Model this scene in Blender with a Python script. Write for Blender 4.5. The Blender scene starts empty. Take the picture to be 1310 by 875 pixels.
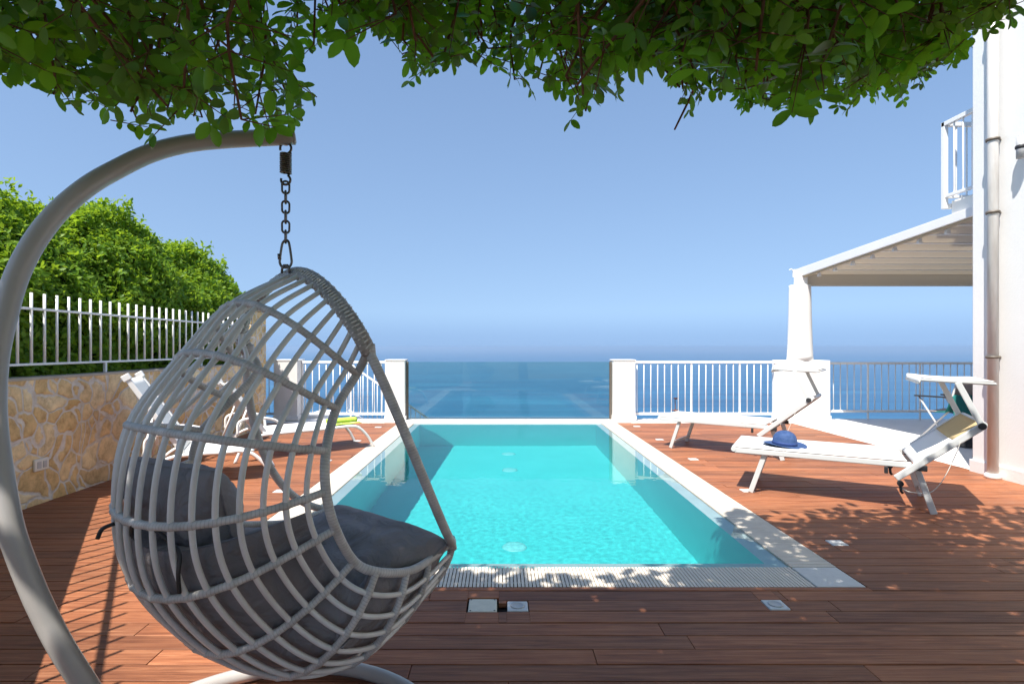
import bpy, bmesh, math, random
import numpy as np
from mathutils import Vector, Matrix, noise
R = math.radians
rnd = random.Random(7)
nr = np.random.default_rng(11)
sc = bpy.context.scene
COL = sc.collection
EYE = 1.3            # camera height above the deck

# ------------------------------------------------------------------ materials
def mat(name, col=(.5, .5, .5), rough=.5, spec=.5, metal=0.0):
    m = bpy.data.materials.new(name); m.use_nodes = True
    b = m.node_tree.nodes['Principled BSDF']
    b.inputs['Base Color'].default_value = (*col, 1)
    b.inputs['Roughness'].default_value = rough
    b.inputs['Specular IOR Level'].default_value = spec
    b.inputs['Metallic'].default_value = metal
    return m
class NT:
    """tiny node helper"""
    def __init__(s, m): s.m = m; s.t = m.node_tree; s.b = s.t.nodes.get('Principled BSDF'); s.o = s.t.nodes.get('Material Output')
    def n(s, typ, **kw):
        x = s.t.nodes.new(typ)
        for k, v in kw.items():
            if k.startswith('i_'):
                key = k[2:].replace('_', ' ')
                x.inputs[key].default_value = v
            else: setattr(x, k, v)
        return x
    def l(s, a, b): s.t.links.new(a, b)
    def coord(s, out='Object', scale=(1, 1, 1), rot=(0, 0, 0)):
        c = s.n('ShaderNodeTexCoord'); mp = s.n('ShaderNodeMapping')
        mp.inputs['Scale'].default_value = scale; mp.inputs['Rotation'].default_value = rot
        s.l(c.outputs[out], mp.inputs[0]); return mp.outputs[0]
    def noise(s, vec, scale=5, detail=4, rough=.55, dist=0):
        x = s.n('ShaderNodeTexNoise'); x.inputs['Scale'].default_value = scale; x.inputs['Detail'].default_value = detail
        x.inputs['Roughness'].default_value = rough; x.inputs['Distortion'].default_value = dist
        s.l(vec, x.inputs['Vector']); return x.outputs['Fac']
    def ramp(s, fac, stops):
        x = s.n('ShaderNodeValToRGB'); e = x.color_ramp.elements
        while len(e) < len(stops): e.new(.5)
        for i, (p, c) in enumerate(stops):
            e[i].position = p; e[i].color = (*c, 1) if len(c) == 3 else c
        s.l(fac, x.inputs[0]); return x.outputs[0]
    def mix(s, fac, a, b, mode='MIX'):
        x = s.n('ShaderNodeMix', data_type='RGBA', blend_type=mode)
        for v, i in ((fac, 0), (a, 6), (b, 7)):
            if isinstance(v, (int, float)): x.inputs[i].default_value = v
            elif isinstance(v, tuple): x.inputs[i].default_value = (*v, 1)
            else: s.l(v, x.inputs[i])
        return x.outputs[2]
    def math(s, op, a, b=None):
        x = s.n('ShaderNodeMath', operation=op)
        for v, i in ((a, 0), (b, 1)):
            if v is None: continue
            if isinstance(v, (int, float)): x.inputs[i].default_value = v
            else: s.l(v, x.inputs[i])
        return x.outputs[0]
    def bump(s, h, strength=.3, dist=.01):
        x = s.n('ShaderNodeBump'); x.inputs['Strength'].default_value = strength; x.inputs['Distance'].default_value = dist
        s.l(h, x.inputs['Height']); s.l(x.outputs[0], s.b.inputs['Normal'])
        return x
    def base(s, c): s.l(c, s.b.inputs['Base Color'])

def m_paint(name, col, rough=.45, var=.06, scale=3, bump=.0):
    m = mat(name, col, rough); t = NT(m); v = t.coord()
    f = t.noise(v, scale, 6)
    t.base(t.ramp(f, [(.25, tuple(c * (1 - var) for c in col)), (.7, tuple(min(1, c * (1 + var * .4)) for c in col))]))
    if bump: t.bump(t.noise(v, scale * 40, 3), bump, .004)
    return m

MAT = {}
MAT['white'] = m_paint('white_paint', (.80, .79, .77), .4, .05)
MAT['plaster'] = m_paint('white_plaster', (.80, .79, .765), .8, .05, 1.3, .35)
MAT['pillar'] = m_paint('pillar_plaster', (.76, .735, .70), .8, .08, 4, .3)
MAT['white_tile'] = m_paint('terrace_tile', (.74, .71, .68), .55, .08, 2, .15)
MAT['alu'] = m_paint('white_aluminium', (.56, .57, .56), .3, .03)
MAT['pole'] = m_paint('pole_lacquer', (.44, .42, .40), .28, .06, 9)
MAT['steel'] = mat('dark_steel', (.16, .15, .145), .38, .5, .85)
MAT['black'] = mat('black_plastic', (.02, .02, .022), .5)
MAT['brown_post'] = mat('brown_metal', (.13, .105, .08), .5)
MAT['outlet'] = mat('ivory_plastic', (.72, .69, .62), .4)
MAT['grey'] = mat('grey_plastic', (.45, .45, .45), .45)
MAT['teal'] = m_paint('teal_cloth', (.01, .16, .15), .9, .3, 12, .4)
MAT['brown_cloth'] = m_paint('brown_cloth', (.33, .27, .24), .9, .15, 12, .4)
MAT['lime'] = m_paint('lime_towel', (.50, .66, .10), .95, .2, 30, .8)
MAT['under_deck_void'] = mat('dark_void', (.012, .008, .006), .9)  # near-black colour stands in for the dark void under the boards
MAT['straw'] = None

# woven gray rattan: fine spiral wrap along the tube length (uv.x in metres)
def m_rattan(name, col, freq):
    m = mat(name, col, .55); t = NT(m)
    uv = t.n('ShaderNodeUVMap'); sep = t.n('ShaderNodeSeparateXYZ'); t.l(uv.outputs[0], sep.inputs[0])
    ph = t.math('ADD', t.math('MULTIPLY', sep.outputs[0], freq), sep.outputs[1])
    fr = t.math('FRACT', ph)
    tri = t.math('ABSOLUTE', t.math('SUBTRACT', fr, .5))
    ob = t.coord(); f = t.noise(ob, 18, 4)
    c = t.ramp(f, [(.3, tuple(x * .74 for x in col)), (.7, tuple(x * 1.12 for x in col))])
    edge = t.ramp(tri, [(0.02, (.70, .70, .70)), (.16, (1, 1, 1))])
    t.base(t.mix(.75, c, edge, 'MULTIPLY'))
    t.bump(t.ramp(tri, [(0, (0, 0, 0)), (.22, (.9, .9, .9)), (.5, (1, 1, 1))]), .45, .002)
    return m
MAT['rattan'] = m_rattan('wrapped_rattan', (.58, .55, .52), 105)
MAT['braid'] = m_rattan('braided_rattan', (.38, .355, .335), 55)
m = mat('smooth_rattan', (.30, .29, .285), .42); t = NT(m); v = t.coord()
t.base(t.ramp(t.noise(v, 14, 4), [(.3, (.66, .63, .60)), (.7, (.77, .74, .705))])); MAT['rib'] = m

# charcoal cushion cloth
m = mat('charcoal_cloth', (.07, .068, .075), .85, .25); t = NT(m); v = t.coord()
t.base(t.ramp(t.noise(v, 6, 5), [(.3, (.23, .21, .212)), (.75, (.335, .305, .308))]))
f = t.math('ADD', t.math('MULTIPLY', t.noise(v, 9, 3, .5, 1.2), 1.0), t.math('MULTIPLY', t.noise(v, 700, 2), .06))
t.bump(f, .8, .05); MAT['cushion'] = m
m = mat('canvas_underside', (.62, .57, .50), .9, .2); t = NT(m); tr = t.n('ShaderNodeBsdfTranslucent'); tr.inputs[0].default_value = (.66, .60, .51, 1); mx = t.n('ShaderNodeMixShader'); mx.inputs[0].default_value = .42
t.l(t.b.outputs[0], mx.inputs[1]); t.l(tr.outputs[0], mx.inputs[2]); t.l(mx.outputs[0], t.o.inputs[0]); MAT['canvas'] = m
m = mat('tan_mesh_cloth', (.50, .38, .20), .9, .2); MAT['tan'] = m
# white sling fabric
m = mat('white_sling', (.72, .72, .70), .75, .3); t = NT(m); v = t.coord('Object', (260, 260, 260))
w = t.n('ShaderNodeTexChecker'); w.inputs['Scale'].default_value = 1; t.l(v, w.inputs[0])
t.bump(w.outputs[1], .15, .001); MAT['sling'] = m
# hat straw
m = mat('blue_straw', (.05, .13, .36), .75, .3); t = NT(m); v = t.coord('Object')
f = t.noise(v, 35, 3)
t.base(t.ramp(f, [(.3, (.022, .055, .155)), (.7, (.05, .095, .225))]))
wv = t.n('ShaderNodeTexWave', wave_type='RINGS', rings_direction='Z'); wv.inputs['Scale'].default_value = 60; wv.inputs['Distortion'].default_value = 1
t.l(v, wv.inputs[0]); t.bump(wv.outputs[1], .5, .002); MAT['straw'] = m
# deck wood, tint per plank
m = mat('deck_wood', (.2, .08, .05), .5, .2); t = NT(m)
g = t.n('ShaderNodeNewGeometry'); rp = g.outputs['Random Per Island']
c0 = t.n('ShaderNodeTexCoord'); sh = t.n('ShaderNodeVectorMath', operation='ADD')
cmb = t.n('ShaderNodeCombineXYZ'); t.l(t.math('MULTIPLY', rp, 37.0), cmb.inputs[0]); t.l(t.math('MULTIPLY', rp, 11.0), cmb.inputs[2])
t.l(c0.outputs['Object'], sh.inputs[0]); t.l(cmb.outputs[0], sh.inputs[1])
mp = t.n('ShaderNodeMapping'); mp.inputs['Scale'].default_value = (1.6, 34, 34); t.l(sh.outputs[0], mp.inputs[0])
grain = t.noise(mp.outputs[0], 1.6, 7, .62, .6)
mp2 = t.n('ShaderNodeMapping'); mp2.inputs['Scale'].default_value = (5, 160, 160); t.l(sh.outputs[0], mp2.inputs[0])
fine = t.noise(mp2.outputs[0], 2, 4, .6)
col = t.ramp(t.math('ADD', t.math('MULTIPLY', grain, .75), t.math('MULTIPLY', fine, .25)), [(.33, (.15, .056, .030)), (.52, (.285, .120, .062)), (.68, (.39, .19, .105))])
tint = t.ramp(rp, [(0, (.70, .66, .66)), (.35, (.95, .92, .88)), (.7, (1.08, 1.0, .92)), (1, (1.22, 1.12, 1.02))])
blot = t.ramp(t.noise(t.coord(), 1.1, 6, .65), [(.38, (.84, .82, .84)), (.62, (1.1, 1.05, 1.0))])
t.base(t.mix(1, t.mix(1, col, tint, 'MULTIPLY'), blot, 'MULTIPLY'))
t.l(t.ramp(fine, [(.3, (.42,) * 3), (.7, (.62,) * 3)]), t.b.inputs['Roughness'])
t.bump(t.math('ADD', grain, t.math('MULTIPLY', fine, .7)), .35, .004); MAT['deck'] = m
# rubble stone cladding
def m_stone(name):
    m = mat(name, (.4, .27, .15), .85, .2); t = NT(m); v = t.coord('Object')
    nz = t.n('ShaderNodeTexNoise'); nz.inputs['Scale'].default_value = 5; nz.inputs['Detail'].default_value = 3; t.l(v, nz.inputs['Vector'])
    wv = t.n('ShaderNodeVectorMath', operation='MULTIPLY_ADD'); t.l(nz.outputs['Color'], wv.inputs[0]); wv.inputs[1].default_value = (.10,) * 3
    n2 = t.n('ShaderNodeTexNoise'); n2.inputs['Scale'].default_value = 1.7; n2.inputs['Detail'].default_value = 1; t.l(v, n2.inputs['Vector'])
    w2 = t.n('ShaderNodeVectorMath', operation='MULTIPLY_ADD'); t.l(n2.outputs['Color'], w2.inputs[0]); w2.inputs[1].default_value = (.55,) * 3; t.l(v, w2.inputs[2]); t.l(w2.outputs[0], wv.inputs[2])
    def vor(feat):
        x = t.n('ShaderNodeTexVoronoi', feature=feat); x.inputs['Scale'].default_value = 5.2; x.inputs['Randomness'].default_value = .95
        t.l(wv.outputs[0], x.inputs['Vector']); return x
    de = vor('DISTANCE_TO_EDGE'); ce = vor('F1')
    sp = t.n('ShaderNodeSeparateColor'); t.l(ce.outputs['Color'], sp.inputs[0])
    stone = t.ramp(sp.outputs[0], [(0, (.60, .40, .17)), (.25, (.76, .58, .33)), (.5, (.68, .47, .22)), (.75, (.80, .66, .42)), (1, (.52, .34, .16))])
    blot = t.ramp(t.noise(v, 9, 7, .7), [(.3, (.62, .56, .50)), (.5, (1, .98, .95)), (.72, (1.28, 1.25, 1.2))])
    stone = t.mix(1, stone, blot, 'MULTIPLY')
    rough = t.math('ADD', de.outputs['Distance'], t.math('MULTIPLY', t.noise(v, 22, 4), .05))
    k = t.ramp(rough, [(.062, (0, 0, 0)), (.088, (1, 1, 1))])
    mort = t.ramp(t.noise(v, 14, 5), [(.3, (.56, .50, .43)), (.7, (.76, .70, .62))])
    t.base(t.mix(k, mort, stone))
    hh = t.math('ADD', t.math('MULTIPLY', t.ramp(rough, [(.04, (0,) * 3), (.13, (.8,) * 3), (.3, (1,) * 3)]), 1.0), t.math('MULTIPLY', t.noise(v, 30, 6, .65), .5))
    t.bump(hh, .6, .018)
    return m
MAT['stone'] = m_stone('rubble_stone')
# leaves: thin translucent blades, per-leaf tint
def m_leaf(name, a, b, trans, tfac=.35, rough=.45, spec=.4):
    m = mat(name, a, rough, spec); t = NT(m)
    g = t.n('ShaderNodeNewGeometry')
    c = t.ramp(g.outputs['Random Per Island'], [(0, a), (.55, tuple((x + y) / 2 for x, y in zip(a, b))), (1, b)])
    t.base(c)
    tr = t.n('ShaderNodeBsdfTranslucent'); t.l(t.mix(.55, c, trans), tr.inputs[0])
    mx = t.n('ShaderNodeMixShader'); mx.inputs[0].default_value = tfac
    t.l(t.b.outputs[0], mx.inputs[1]); t.l(tr.outputs[0], mx.inputs[2]); t.l(mx.outputs[0], t.o.inputs[0])
    return m
MAT['leaf'] = m_leaf('carob_leaf', (.012, .048, .010), (.15, .32, .034), (.36, .74, .02), .50, .40, .40)  # wide tint range puts dark crown interior and bright glints into leaf colour
MAT['leaf_young'] = m_leaf('young_carob_leaf', (.07, .15, .03), (.12, .22, .045), (.30, .50, .03), .48, .55, .22)
MAT['hedge'] = m_leaf('hedge_leaf', (.075, .18, .016), (.23, .36, .03), (.50, .68, .03), .45, .5, .25)
MAT['yellow_leaf'] = m_leaf('yellow_leaf', (.75, .38, .02), (.8, .45, .03), (.8, .5, .05), .3)
MAT['pod'] = m_leaf('dry_pod', (.20, .055, .03), (.30, .12, .06), (.3, .1, .05), .1)
m = mat('bark', (.14, .075, .045), .9, .2); t = NT(m); v = t.coord('Object', (20, 20, 6)); f = t.noise(v, 2, 6)
t.base(t.ramp(f, [(.3, (.10, .045, .028)), (.7, (.24, .13, .085))])); t.bump(f, .7, .02); MAT['bark'] = m
# pool
m = mat('pool_liner', (.10, .52, .53), .5, .2); t = NT(m); v = t.coord()
t.base(t.ramp(t.noise(v, 1.4, 4), [(.3, (.045, .55, .55)), (.7, (.058, .60, .595))])); MAT['liner'] = m
MAT['inlet'] = mat('inlet_plastic', (.16, .60, .60), .5)
MAT['lip'] = m_paint('pool_lip_tile', (.50, .56, .58), .35, .1, 6)
MAT['grate'] = m_paint('grating_plastic', (.66, .59, .50), .5, .1, 5)
MAT['gutter'] = mat('gutter_concrete', (.26, .24, .22), .8)
MAT['corner'] = m_paint('corner_stone', (.60, .59, .57), .6, .08, 25, .2)
m = mat('pool_water'); t = NT(m); t.t.nodes.remove(t.b)
gl = t.n('ShaderNodeBsdfGlass'); gl.inputs['IOR'].default_value = 1.33; gl.inputs['Roughness'].default_value = 0; gl.inputs['Color'].default_value = (.90, 1, 1, 1)
t.l(gl.outputs[0], t.o.inputs[0]); MAT['water'] = m
# clear glass pane: thin, lets light straight through
m = mat('balustrade_glass'); t = NT(m); t.t.nodes.remove(t.b)
tr = t.n('ShaderNodeBsdfTransparent'); tr.inputs[0].default_value = (.80, .935, .91, 1)
gs = t.n('ShaderNodeBsdfGlossy'); gs.inputs['Roughness'].default_value = .0
fr = t.n('ShaderNodeFresnel'); fr.inputs[0].default_value = 1.5
mx = t.n('ShaderNodeMixShader'); t.l(fr.outputs[0], mx.inputs[0]); t.l(tr.outputs[0], mx.inputs[1]); t.l(gs.outputs[0], mx.inputs[2]); t.l(mx.outputs[0], t.o.inputs[0])
MAT['glass'] = m
# sea
m = mat('sea_water', (.012, .11, .25), .25, .5); t = NT(m); v = t.coord('Object')
s1 = t.noise(t.coord('Object', (.0022, .011, 1), (0, 0, R(8))), 1, 5, .6)
t.base(t.ramp(s1, [(.3, (.003, .050, .125)), (.52, (.006, .082, .182)), (.72, (.020, .130, .235))]))
h = t.math('ADD', t.noise(t.coord('Object', (.05, .12, 1), (0, 0, R(12))), 1, 6, .65), t.math('MULTIPLY', t.noise(t.coord('Object', (.004, .012, 1), (0, 0, R(-6))), 1, 3), 3.0))
t.bump(h, .5, 2.0); t.b.inputs['Specular IOR Level'].default_value = .22; t.b.inputs['Roughness'].default_value = .35
MAT['sea'] = m
m = mat('dry_hillside', (.14, .13, .07), .95, .1); t = NT(m); v = t.coord()
t.base(t.ramp(t.noise(v, .15, 8, .7), [(.35, (.06, .075, .03)), (.6, (.19, .16, .09))])); t.bump(t.noise(v, .6, 8), 1, .5); MAT['hill'] = m
m = mat('soil', (.10, .07, .045), .95, .1); t = NT(m); v = t.coord()
t.base(t.ramp(t.noise(v, 4, 8, .7), [(.35, (.06, .042, .028)), (.65, (.16, .115, .075))])); t.bump(t.noise(v, 20, 6), .8, .03); MAT['soil'] = m

# ------------------------------------------------------------------ mesh building
class MB:
    def __init__(s): s.v = []; s.f = []; s.uv = {}; s.smooth = []
    def add(s, verts, faces, uvs=None, smooth=False):
        o = len(s.v); s.v += [tuple(p) for p in verts]
        for i, f in enumerate(faces):
            s.f.append(tuple(o + j for j in f)); s.smooth.append(smooth)
            if uvs is not None: s.uv[len(s.f) - 1] = uvs[i]
        return s
    def hexa(s, p):   # 8 points: bottom ring 0-3, top ring 4-7
        return s.add(p, [(3, 2, 1, 0), (4, 5, 6, 7), (0, 1, 5, 4), (1, 2, 6, 5), (2, 3, 7, 6), (3, 0, 4, 7)])
    def box(s, x0, x1, y0, y1, z0, z1):
        return s.hexa([(x0, y0, z0), (x1, y0, z0), (x1, y1, z0), (x0, y1, z0), (x0, y0, z1), (x1, y0, z1), (x1, y1, z1), (x0, y1, z1)])
    def bar(s, a, b, w, h, up=(0, 0, 1)):   # rectangular bar from a to b: width w sideways, h along up
        a, b, up = Vector(a), Vector(b), Vector(up); d = (b - a).normalized()
        sd = d.cross(up)
        if sd.length < 1e-4: sd = d.cross(Vector((0, 1, 0)))
        sd.normalize(); u = sd.cross(d)
        o = [(-w / 2, -h / 2), (w / 2, -h / 2), (w / 2, h / 2), (-w / 2, h / 2)]
        A = [a + sd * i + u * j for i, j in o]; B = [b + sd * i + u * j for i, j in o]
        return s.hexa(A + B)
    def tube(s, pts, r, seg=10, closed=False, cap=True):
        pts = [Vector(p) for p in pts]; n = len(pts)
        rr = r if hasattr(r, '__len__') else [r] * n
        T = []
        for i in range(n):
            a = pts[(i - 1) % n] if (closed or i > 0) else pts[i]; b = pts[(i + 1) % n] if (closed or i < n - 1) else pts[i]
            T.append((b - a).normalized())
        ref = Vector((0, 0, 1)) if abs(T[0].z) < .9 else Vector((1, 0, 0))
        N = (ref - T[0] * ref.dot(T[0])).normalized(); L = 0; V = []; LL = []
        for i in range(n):
            if i: L += (pts[i] - pts[i - 1]).length; N = (N - T[i] * N.dot(T[i])).normalized()
            B = T[i].cross(N); LL.append(L)
            V += [pts[i] + (N * math.cos(2 * math.pi * j / seg) + B * math.sin(2 * math.pi * j / seg)) * rr[i] for j in range(seg)]
        F = []; U = []
        for i in range(n if closed else n - 1):
            k = (i + 1) % n; l1 = LL[k] if k else L + (pts[0] - pts[-1]).length
            for j in range(seg):
                q = (j + 1) % seg
                F.append((i * seg + j, i * seg + q, k * seg + q, k * seg + j))
                v0, v1 = j / seg, (j + 1) / seg
                U.append([(LL[i], v0), (LL[i], v1), (l1, v1), (l1, v0)])
        s.add(V, F, U, True)
        if cap and not closed:
            o = len(s.v) - n * seg
            s.f.append(tuple(o + j for j in range(seg - 1, -1, -1))); s.smooth.append(False)
            s.f.append(tuple(o + (n - 1) * seg + j for j in range(seg))); s.smooth.append(False)
        return s
    def lathe(s, prof, c=(0, 0, 0), seg=32, smooth=True):
        V = []; n = len(prof)
        for r, z in prof: V += [(c[0] + r * math.cos(2 * math.pi * j / seg), c[1] + r * math.sin(2 * math.pi * j / seg), c[2] + z) for j in range(seg)]
        F = [(i * seg + j, i * seg + (j + 1) % seg, (i + 1) * seg + (j + 1) % seg, (i + 1) * seg + j) for i in range(n - 1) for j in range(seg)]
        s.add(V, F, None, smooth)
        o = len(s.v) - n * seg
        if prof[0][0] > 1e-5: s.f.append(tuple(o + j for j in range(seg - 1, -1, -1))); s.smooth.append(False)
        if prof[-1][0] > 1e-5: s.f.append(tuple(o + (n - 1) * seg + j for j in range(seg))); s.smooth.append(False)
        return s
    def grid(s, P, smooth=True):   # P[i][j] points
        a, b = len(P), len(P[0]); V = [p for r in P for p in r]
        return s.add(V, [(i * b + j, i * b + j + 1, (i + 1) * b + j + 1, (i + 1) * b + j) for i in range(a - 1) for j in range(b - 1)], None, smooth)
    def build(s, name, m, parent=None, bevel=0, seg=2, weld=0, origin=None):
        me = bpy.data.meshes.new(name); org = Vector(origin) if origin else Vector((0, 0, 0))
        me.from_pydata([tuple(Vector(p) - org) for p in s.v], [], s.f); me.polygons.foreach_set('use_smooth', s.smooth)
        if s.uv:
            u = me.uv_layers.new(name='UVMap').data
            for fi, c in s.uv.items():
                for li, uv in zip(me.polygons[fi].loop_indices, c): u[li].uv = uv
        if weld:
            bm = bmesh.new(); bm.from_mesh(me); bmesh.ops.remove_doubles(bm, verts=bm.verts, dist=weld); bm.to_mesh(me); bm.free()
        me.materials.append(m if not isinstance(m, str) else MAT[m])
        o = bpy.data.objects.new(name, me); COL.objects.link(o)
        if parent: o.parent = parent
        if origin: o.location = org
        if bevel:
            b = o.modifiers.new('bevel', 'BEVEL'); b.width = bevel; b.segments = seg; b.limit_method = 'ANGLE'; b.angle_limit = R(40)
        return o
def tag(o, label=None, cat=None, group=None, kind=None):
    for k, v in (('label', label), ('category', cat), ('group', group), ('kind', kind)):
        if v: o[k] = v
    return o
def empty(name, loc=(0, 0, 0), rz=0):
    o = bpy.data.objects.new(name, None); COL.objects.link(o); o.location = loc; o.rotation_euler.z = rz; o.empty_display_size = .1
    return o
def copy_tree(o, parent=None):
    c = o.copy(); COL.objects.link(c)
    if parent: c.parent = parent
    for ch in [x for x in bpy.data.objects if x.parent == o]: copy_tree(ch, c)
    return c
def catmull(P, n):
    P = [Vector(p) for p in P]; out = []
    for i in range(len(P) - 1):
        a = P[i - 1] if i else P[0] * 2 - P[1]; b, c = P[i], P[i + 1]; d = P[i + 2] if i + 2 < len(P) else P[-1] * 2 - P[-2]
        for k in range(n):
            t = k / n
            out.append(.5 * ((2 * b) + (c - a) * t + (2 * a - 5 * b + 4 * c - d) * t * t + (3 * b - a - 3 * c + d) * t ** 3))
    return out + [P[-1]]

# ------------------------------------------------------------------ setting: ground, sea, deck
POOL = (-1.757, 1.985, 2.972, 9.40)       # outer rim of the gratings x0,x1,y0,y1
G = .268                                  # grating width
IN = (POOL[0] + G, POOL[1] - G, POOL[2] + G + .02, 9.385)   # inside the gratings
SUNH = Vector((.576, .817, 0))

def disc(name, r, z, m, rings):
    b = MB(); V = [(0, 0, z)]; F = []; n = 96
    for rr in rings: V += [(rr * math.cos(2 * math.pi * k / n), rr * math.sin(2 * math.pi * k / n), z) for k in range(n)]
    F += [(0, 1 + k, 1 + (k + 1) % n) for k in range(n)]
    for i in range(len(rings) - 1):
        o = 1 + i * n; q = o + n
        F += [(o + k, q + k, q + (k + 1) % n, o + (k + 1) % n) for k in range(n)]
    b.add(V, F); return b.build(name, m)
tag(disc('sea', 0, -100, 'sea', [200, 600, 2000, 8000, 25000, 60000]), kind='structure')
# hillside under and below the terrace
P = []
for i, (y, z) in enumerate([(-60, .5), (-14, -.4), (0, -2.6), (10.6, -2.6), (13, -5), (30, -22), (60, -55), (110, -99), (130, -104)]):
    row = []
    for k in range(41):
        x = -120 + 6 * k
        nz = noise.noise(Vector((x * .05, y * .05, 0))) * (min(6, abs(y - 5) * .12) if (abs(x) > 15 or y > 14) else 0)
        row.append((x, y, z + min(nz, 1.0)))
    P.append(row)
b = MB(); b.grid(P); tag(b.build('hillside', 'hill'), kind='structure')
# white kerb / terrace paving on the sea side and right of the deck
b = MB(); b.box(-4.4, POOL[0] - .25, 9.405, 9.98, -.6, -.002); b.box(POOL[1] + .25, 5.0, 9.405, 9.98, -.6, -.002)
tag(b.build('kerb', 'white_tile', bevel=.006), kind='structure')
b = MB(); b.box(5.0, 14, 5.76, 9.98, -.6, -.004); tag(b.build('terrace', 'white_tile', bevel=.006), kind='structure')
b = MB(); b.box(-4.4, POOL[0] - .004, -3.0, 9.4, -.6, -.03); b.box(POOL[1] + .004, 4.99, -3.0, 9.4, -.6, -.03); b.box(POOL[0], POOL[1], -3.0, POOL[2] - .004, -.6, -.03)
tag(b.build('deck_base', 'under_deck_void'), kind='structure')
# deck boards run left-right; real boards with gaps and staggered butt joints
b = MB(); pitch, gap = .1135, .006; rows = 0; y = -2.6
y = 9.395 - pitch * math.ceil((9.395 + 1.2) / pitch)
LIGHTS = [(1.387, 2.766), (.083, 2.75)] + [(2.235, v) for v in (3.64, 4.97, 6.36, 7.71, 9.0)] + [(-2.0, v) for v in (4.95, 6.27, 7.6, 8.9)]
CUT = [(x - .056, x + .056, yy - .056, yy + .056) for x, yy in LIGHTS] + [(-.173, -.012, 2.69, 2.842), (-.012, .027, 2.69, 2.78)]
def board(x0, x1, y0, y1):
    cuts = [c for c in CUT if c[0] < x1 and c[1] > x0 and c[2] < y1 and c[3] > y0]
    if not cuts:
        zz = rnd.uniform(-.0018, .0008)
        e0, e1 = rnd.uniform(-.0008, .0008), rnd.uniform(-.0008, .0008)
        b.hexa([(x0, y0, -.024), (x1, y0, -.024), (x1, y1, -.024), (x0, y1, -.024), (x0, y0 + e0, zz), (x1, y0 + e1, zz), (x1, y1 + e1, zz), (x0, y1 + e0, zz)]); return
    c = cuts[0]
    if c[0] - x0 > .002: board(x0, c[0], y0, y1)
    if x1 - c[1] > .002: board(c[1], x1, y0, y1)
    m0, m1 = max(x0, c[0]), min(x1, c[1])
    if c[2] - y0 > .002: board(m0, m1, y0, c[2])
    if y1 - c[3] > .002: board(m0, m1, c[3], y1)
while y < 9.38:
    y0, y1 = y + gap / 2, y + pitch - gap / 2
    spans = [(-4.0, 4.985)]
    if y1 > POOL[2] - .003:
        if y0 < POOL[2] - .003: spans = [(-4.0, POOL[0] - .004), (POOL[1] + .004, 4.985)]; spans2 = (y0, POOL[2] - .006)
        else: spans = [(-4.0, POOL[0] - .004), (POOL[1] + .004, 4.985)]; spans2 = None
        if spans2 and spans2[1] - spans2[0] > .012: board(POOL[0] - .004, POOL[1] + .004, *spans2)
    for a, c in spans:
        x = a - rnd.uniform(0, 1.9)
        while x < c:
            L = rnd.choice([1.5, 1.85, 2.2, 2.4]); xa, xb = max(x, a), min(x + L - .003, c)
            if xb - xa > .02: board(xa, xb, y0, y1)
            x += L
    y += pitch
tag(b.build('deck', 'deck', bevel=.0022, seg=1), kind='structure')

# ------------------------------------------------------------------ pool
pool = tag(empty('swimming_pool', (.114, 6.2, 0)), 'rectangular turquoise swimming pool with white grated rim set into the wooden deck', 'swimming pool')
def pbuild(b, name, m, parent=None, **k):
    """build in world coordinates, then hang under the parent without moving"""
    o = b.build(name, m, **k)
    if parent:
        o.parent = parent; o.matrix_parent_inverse = Matrix.LocRotScale(parent.location, parent.rotation_euler, None).inverted()
    return o
x0, x1, y0, y1 = IN; LW = .10
bx0, bx1, by0, by1 = x0 + LW, x1 - LW, y0 + LW, y1 - .05
b = MB()   # overflow lip, sloping under the water film
for q in ([(x0, y0), (x1, y0), (bx1, by0), (bx0, by0)], [(x1, y0), (x1, y1), (bx1, by1), (bx1, by0)], [(x1, y1), (x0, y1), (bx0, by1), (bx1, by1)], [(x0, y1), (x0, y0), (bx0, by0), (bx0, by1)]):
    b.add([(*q[0], -.014), (*q[1], -.014), (*q[2], -.06), (*q[3], -.06)], [(0, 1, 2, 3)])
for q in ([(x0, y0), (x1, y0)], [(x1, y0), (x1, y1)], [(x1, y1), (x0, y1)], [(x0, y1), (x0, y0)]):
    b.add([(*q[0], -.3), (*q[1], -.3), (*q[1], -.014), (*q[0], -.014)], [(0, 1, 2, 3)])
lip = pbuild(b, 'overflow_lip', 'lip', pool)
def fz(y): return -1.10 - (y - 3.37) * .135
b = MB()
pn = [(bx0, by0), (bx1, by0), (bx1, by1), (bx0, by1)]
V = [(*p, -.06) for p in pn] + [(p[0], p[1], fz(p[1])) for p in pn]
b.add(V, [(0, 4, 5, 1), (1, 5, 6, 2), (2, 6, 7, 3), (3, 7, 4, 0), (4, 7, 6, 5)])
basin = pbuild(b, 'basin', 'liner', pool)
for yy in (4.87, 7.62, 8.68):
    b = MB(); b.lathe([(.0, .026), (.07, .025), (.085, .018), (.105, .012), (.11, .002)], (.12, yy, fz(yy)), 24)
    o = pbuild(b, 'floor_inlet', MAT['inlet'], pool); o.cycles.is_caustics_receiver = True
for o in (lip, basin): o.cycles.is_caustics_receiver = True
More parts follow.
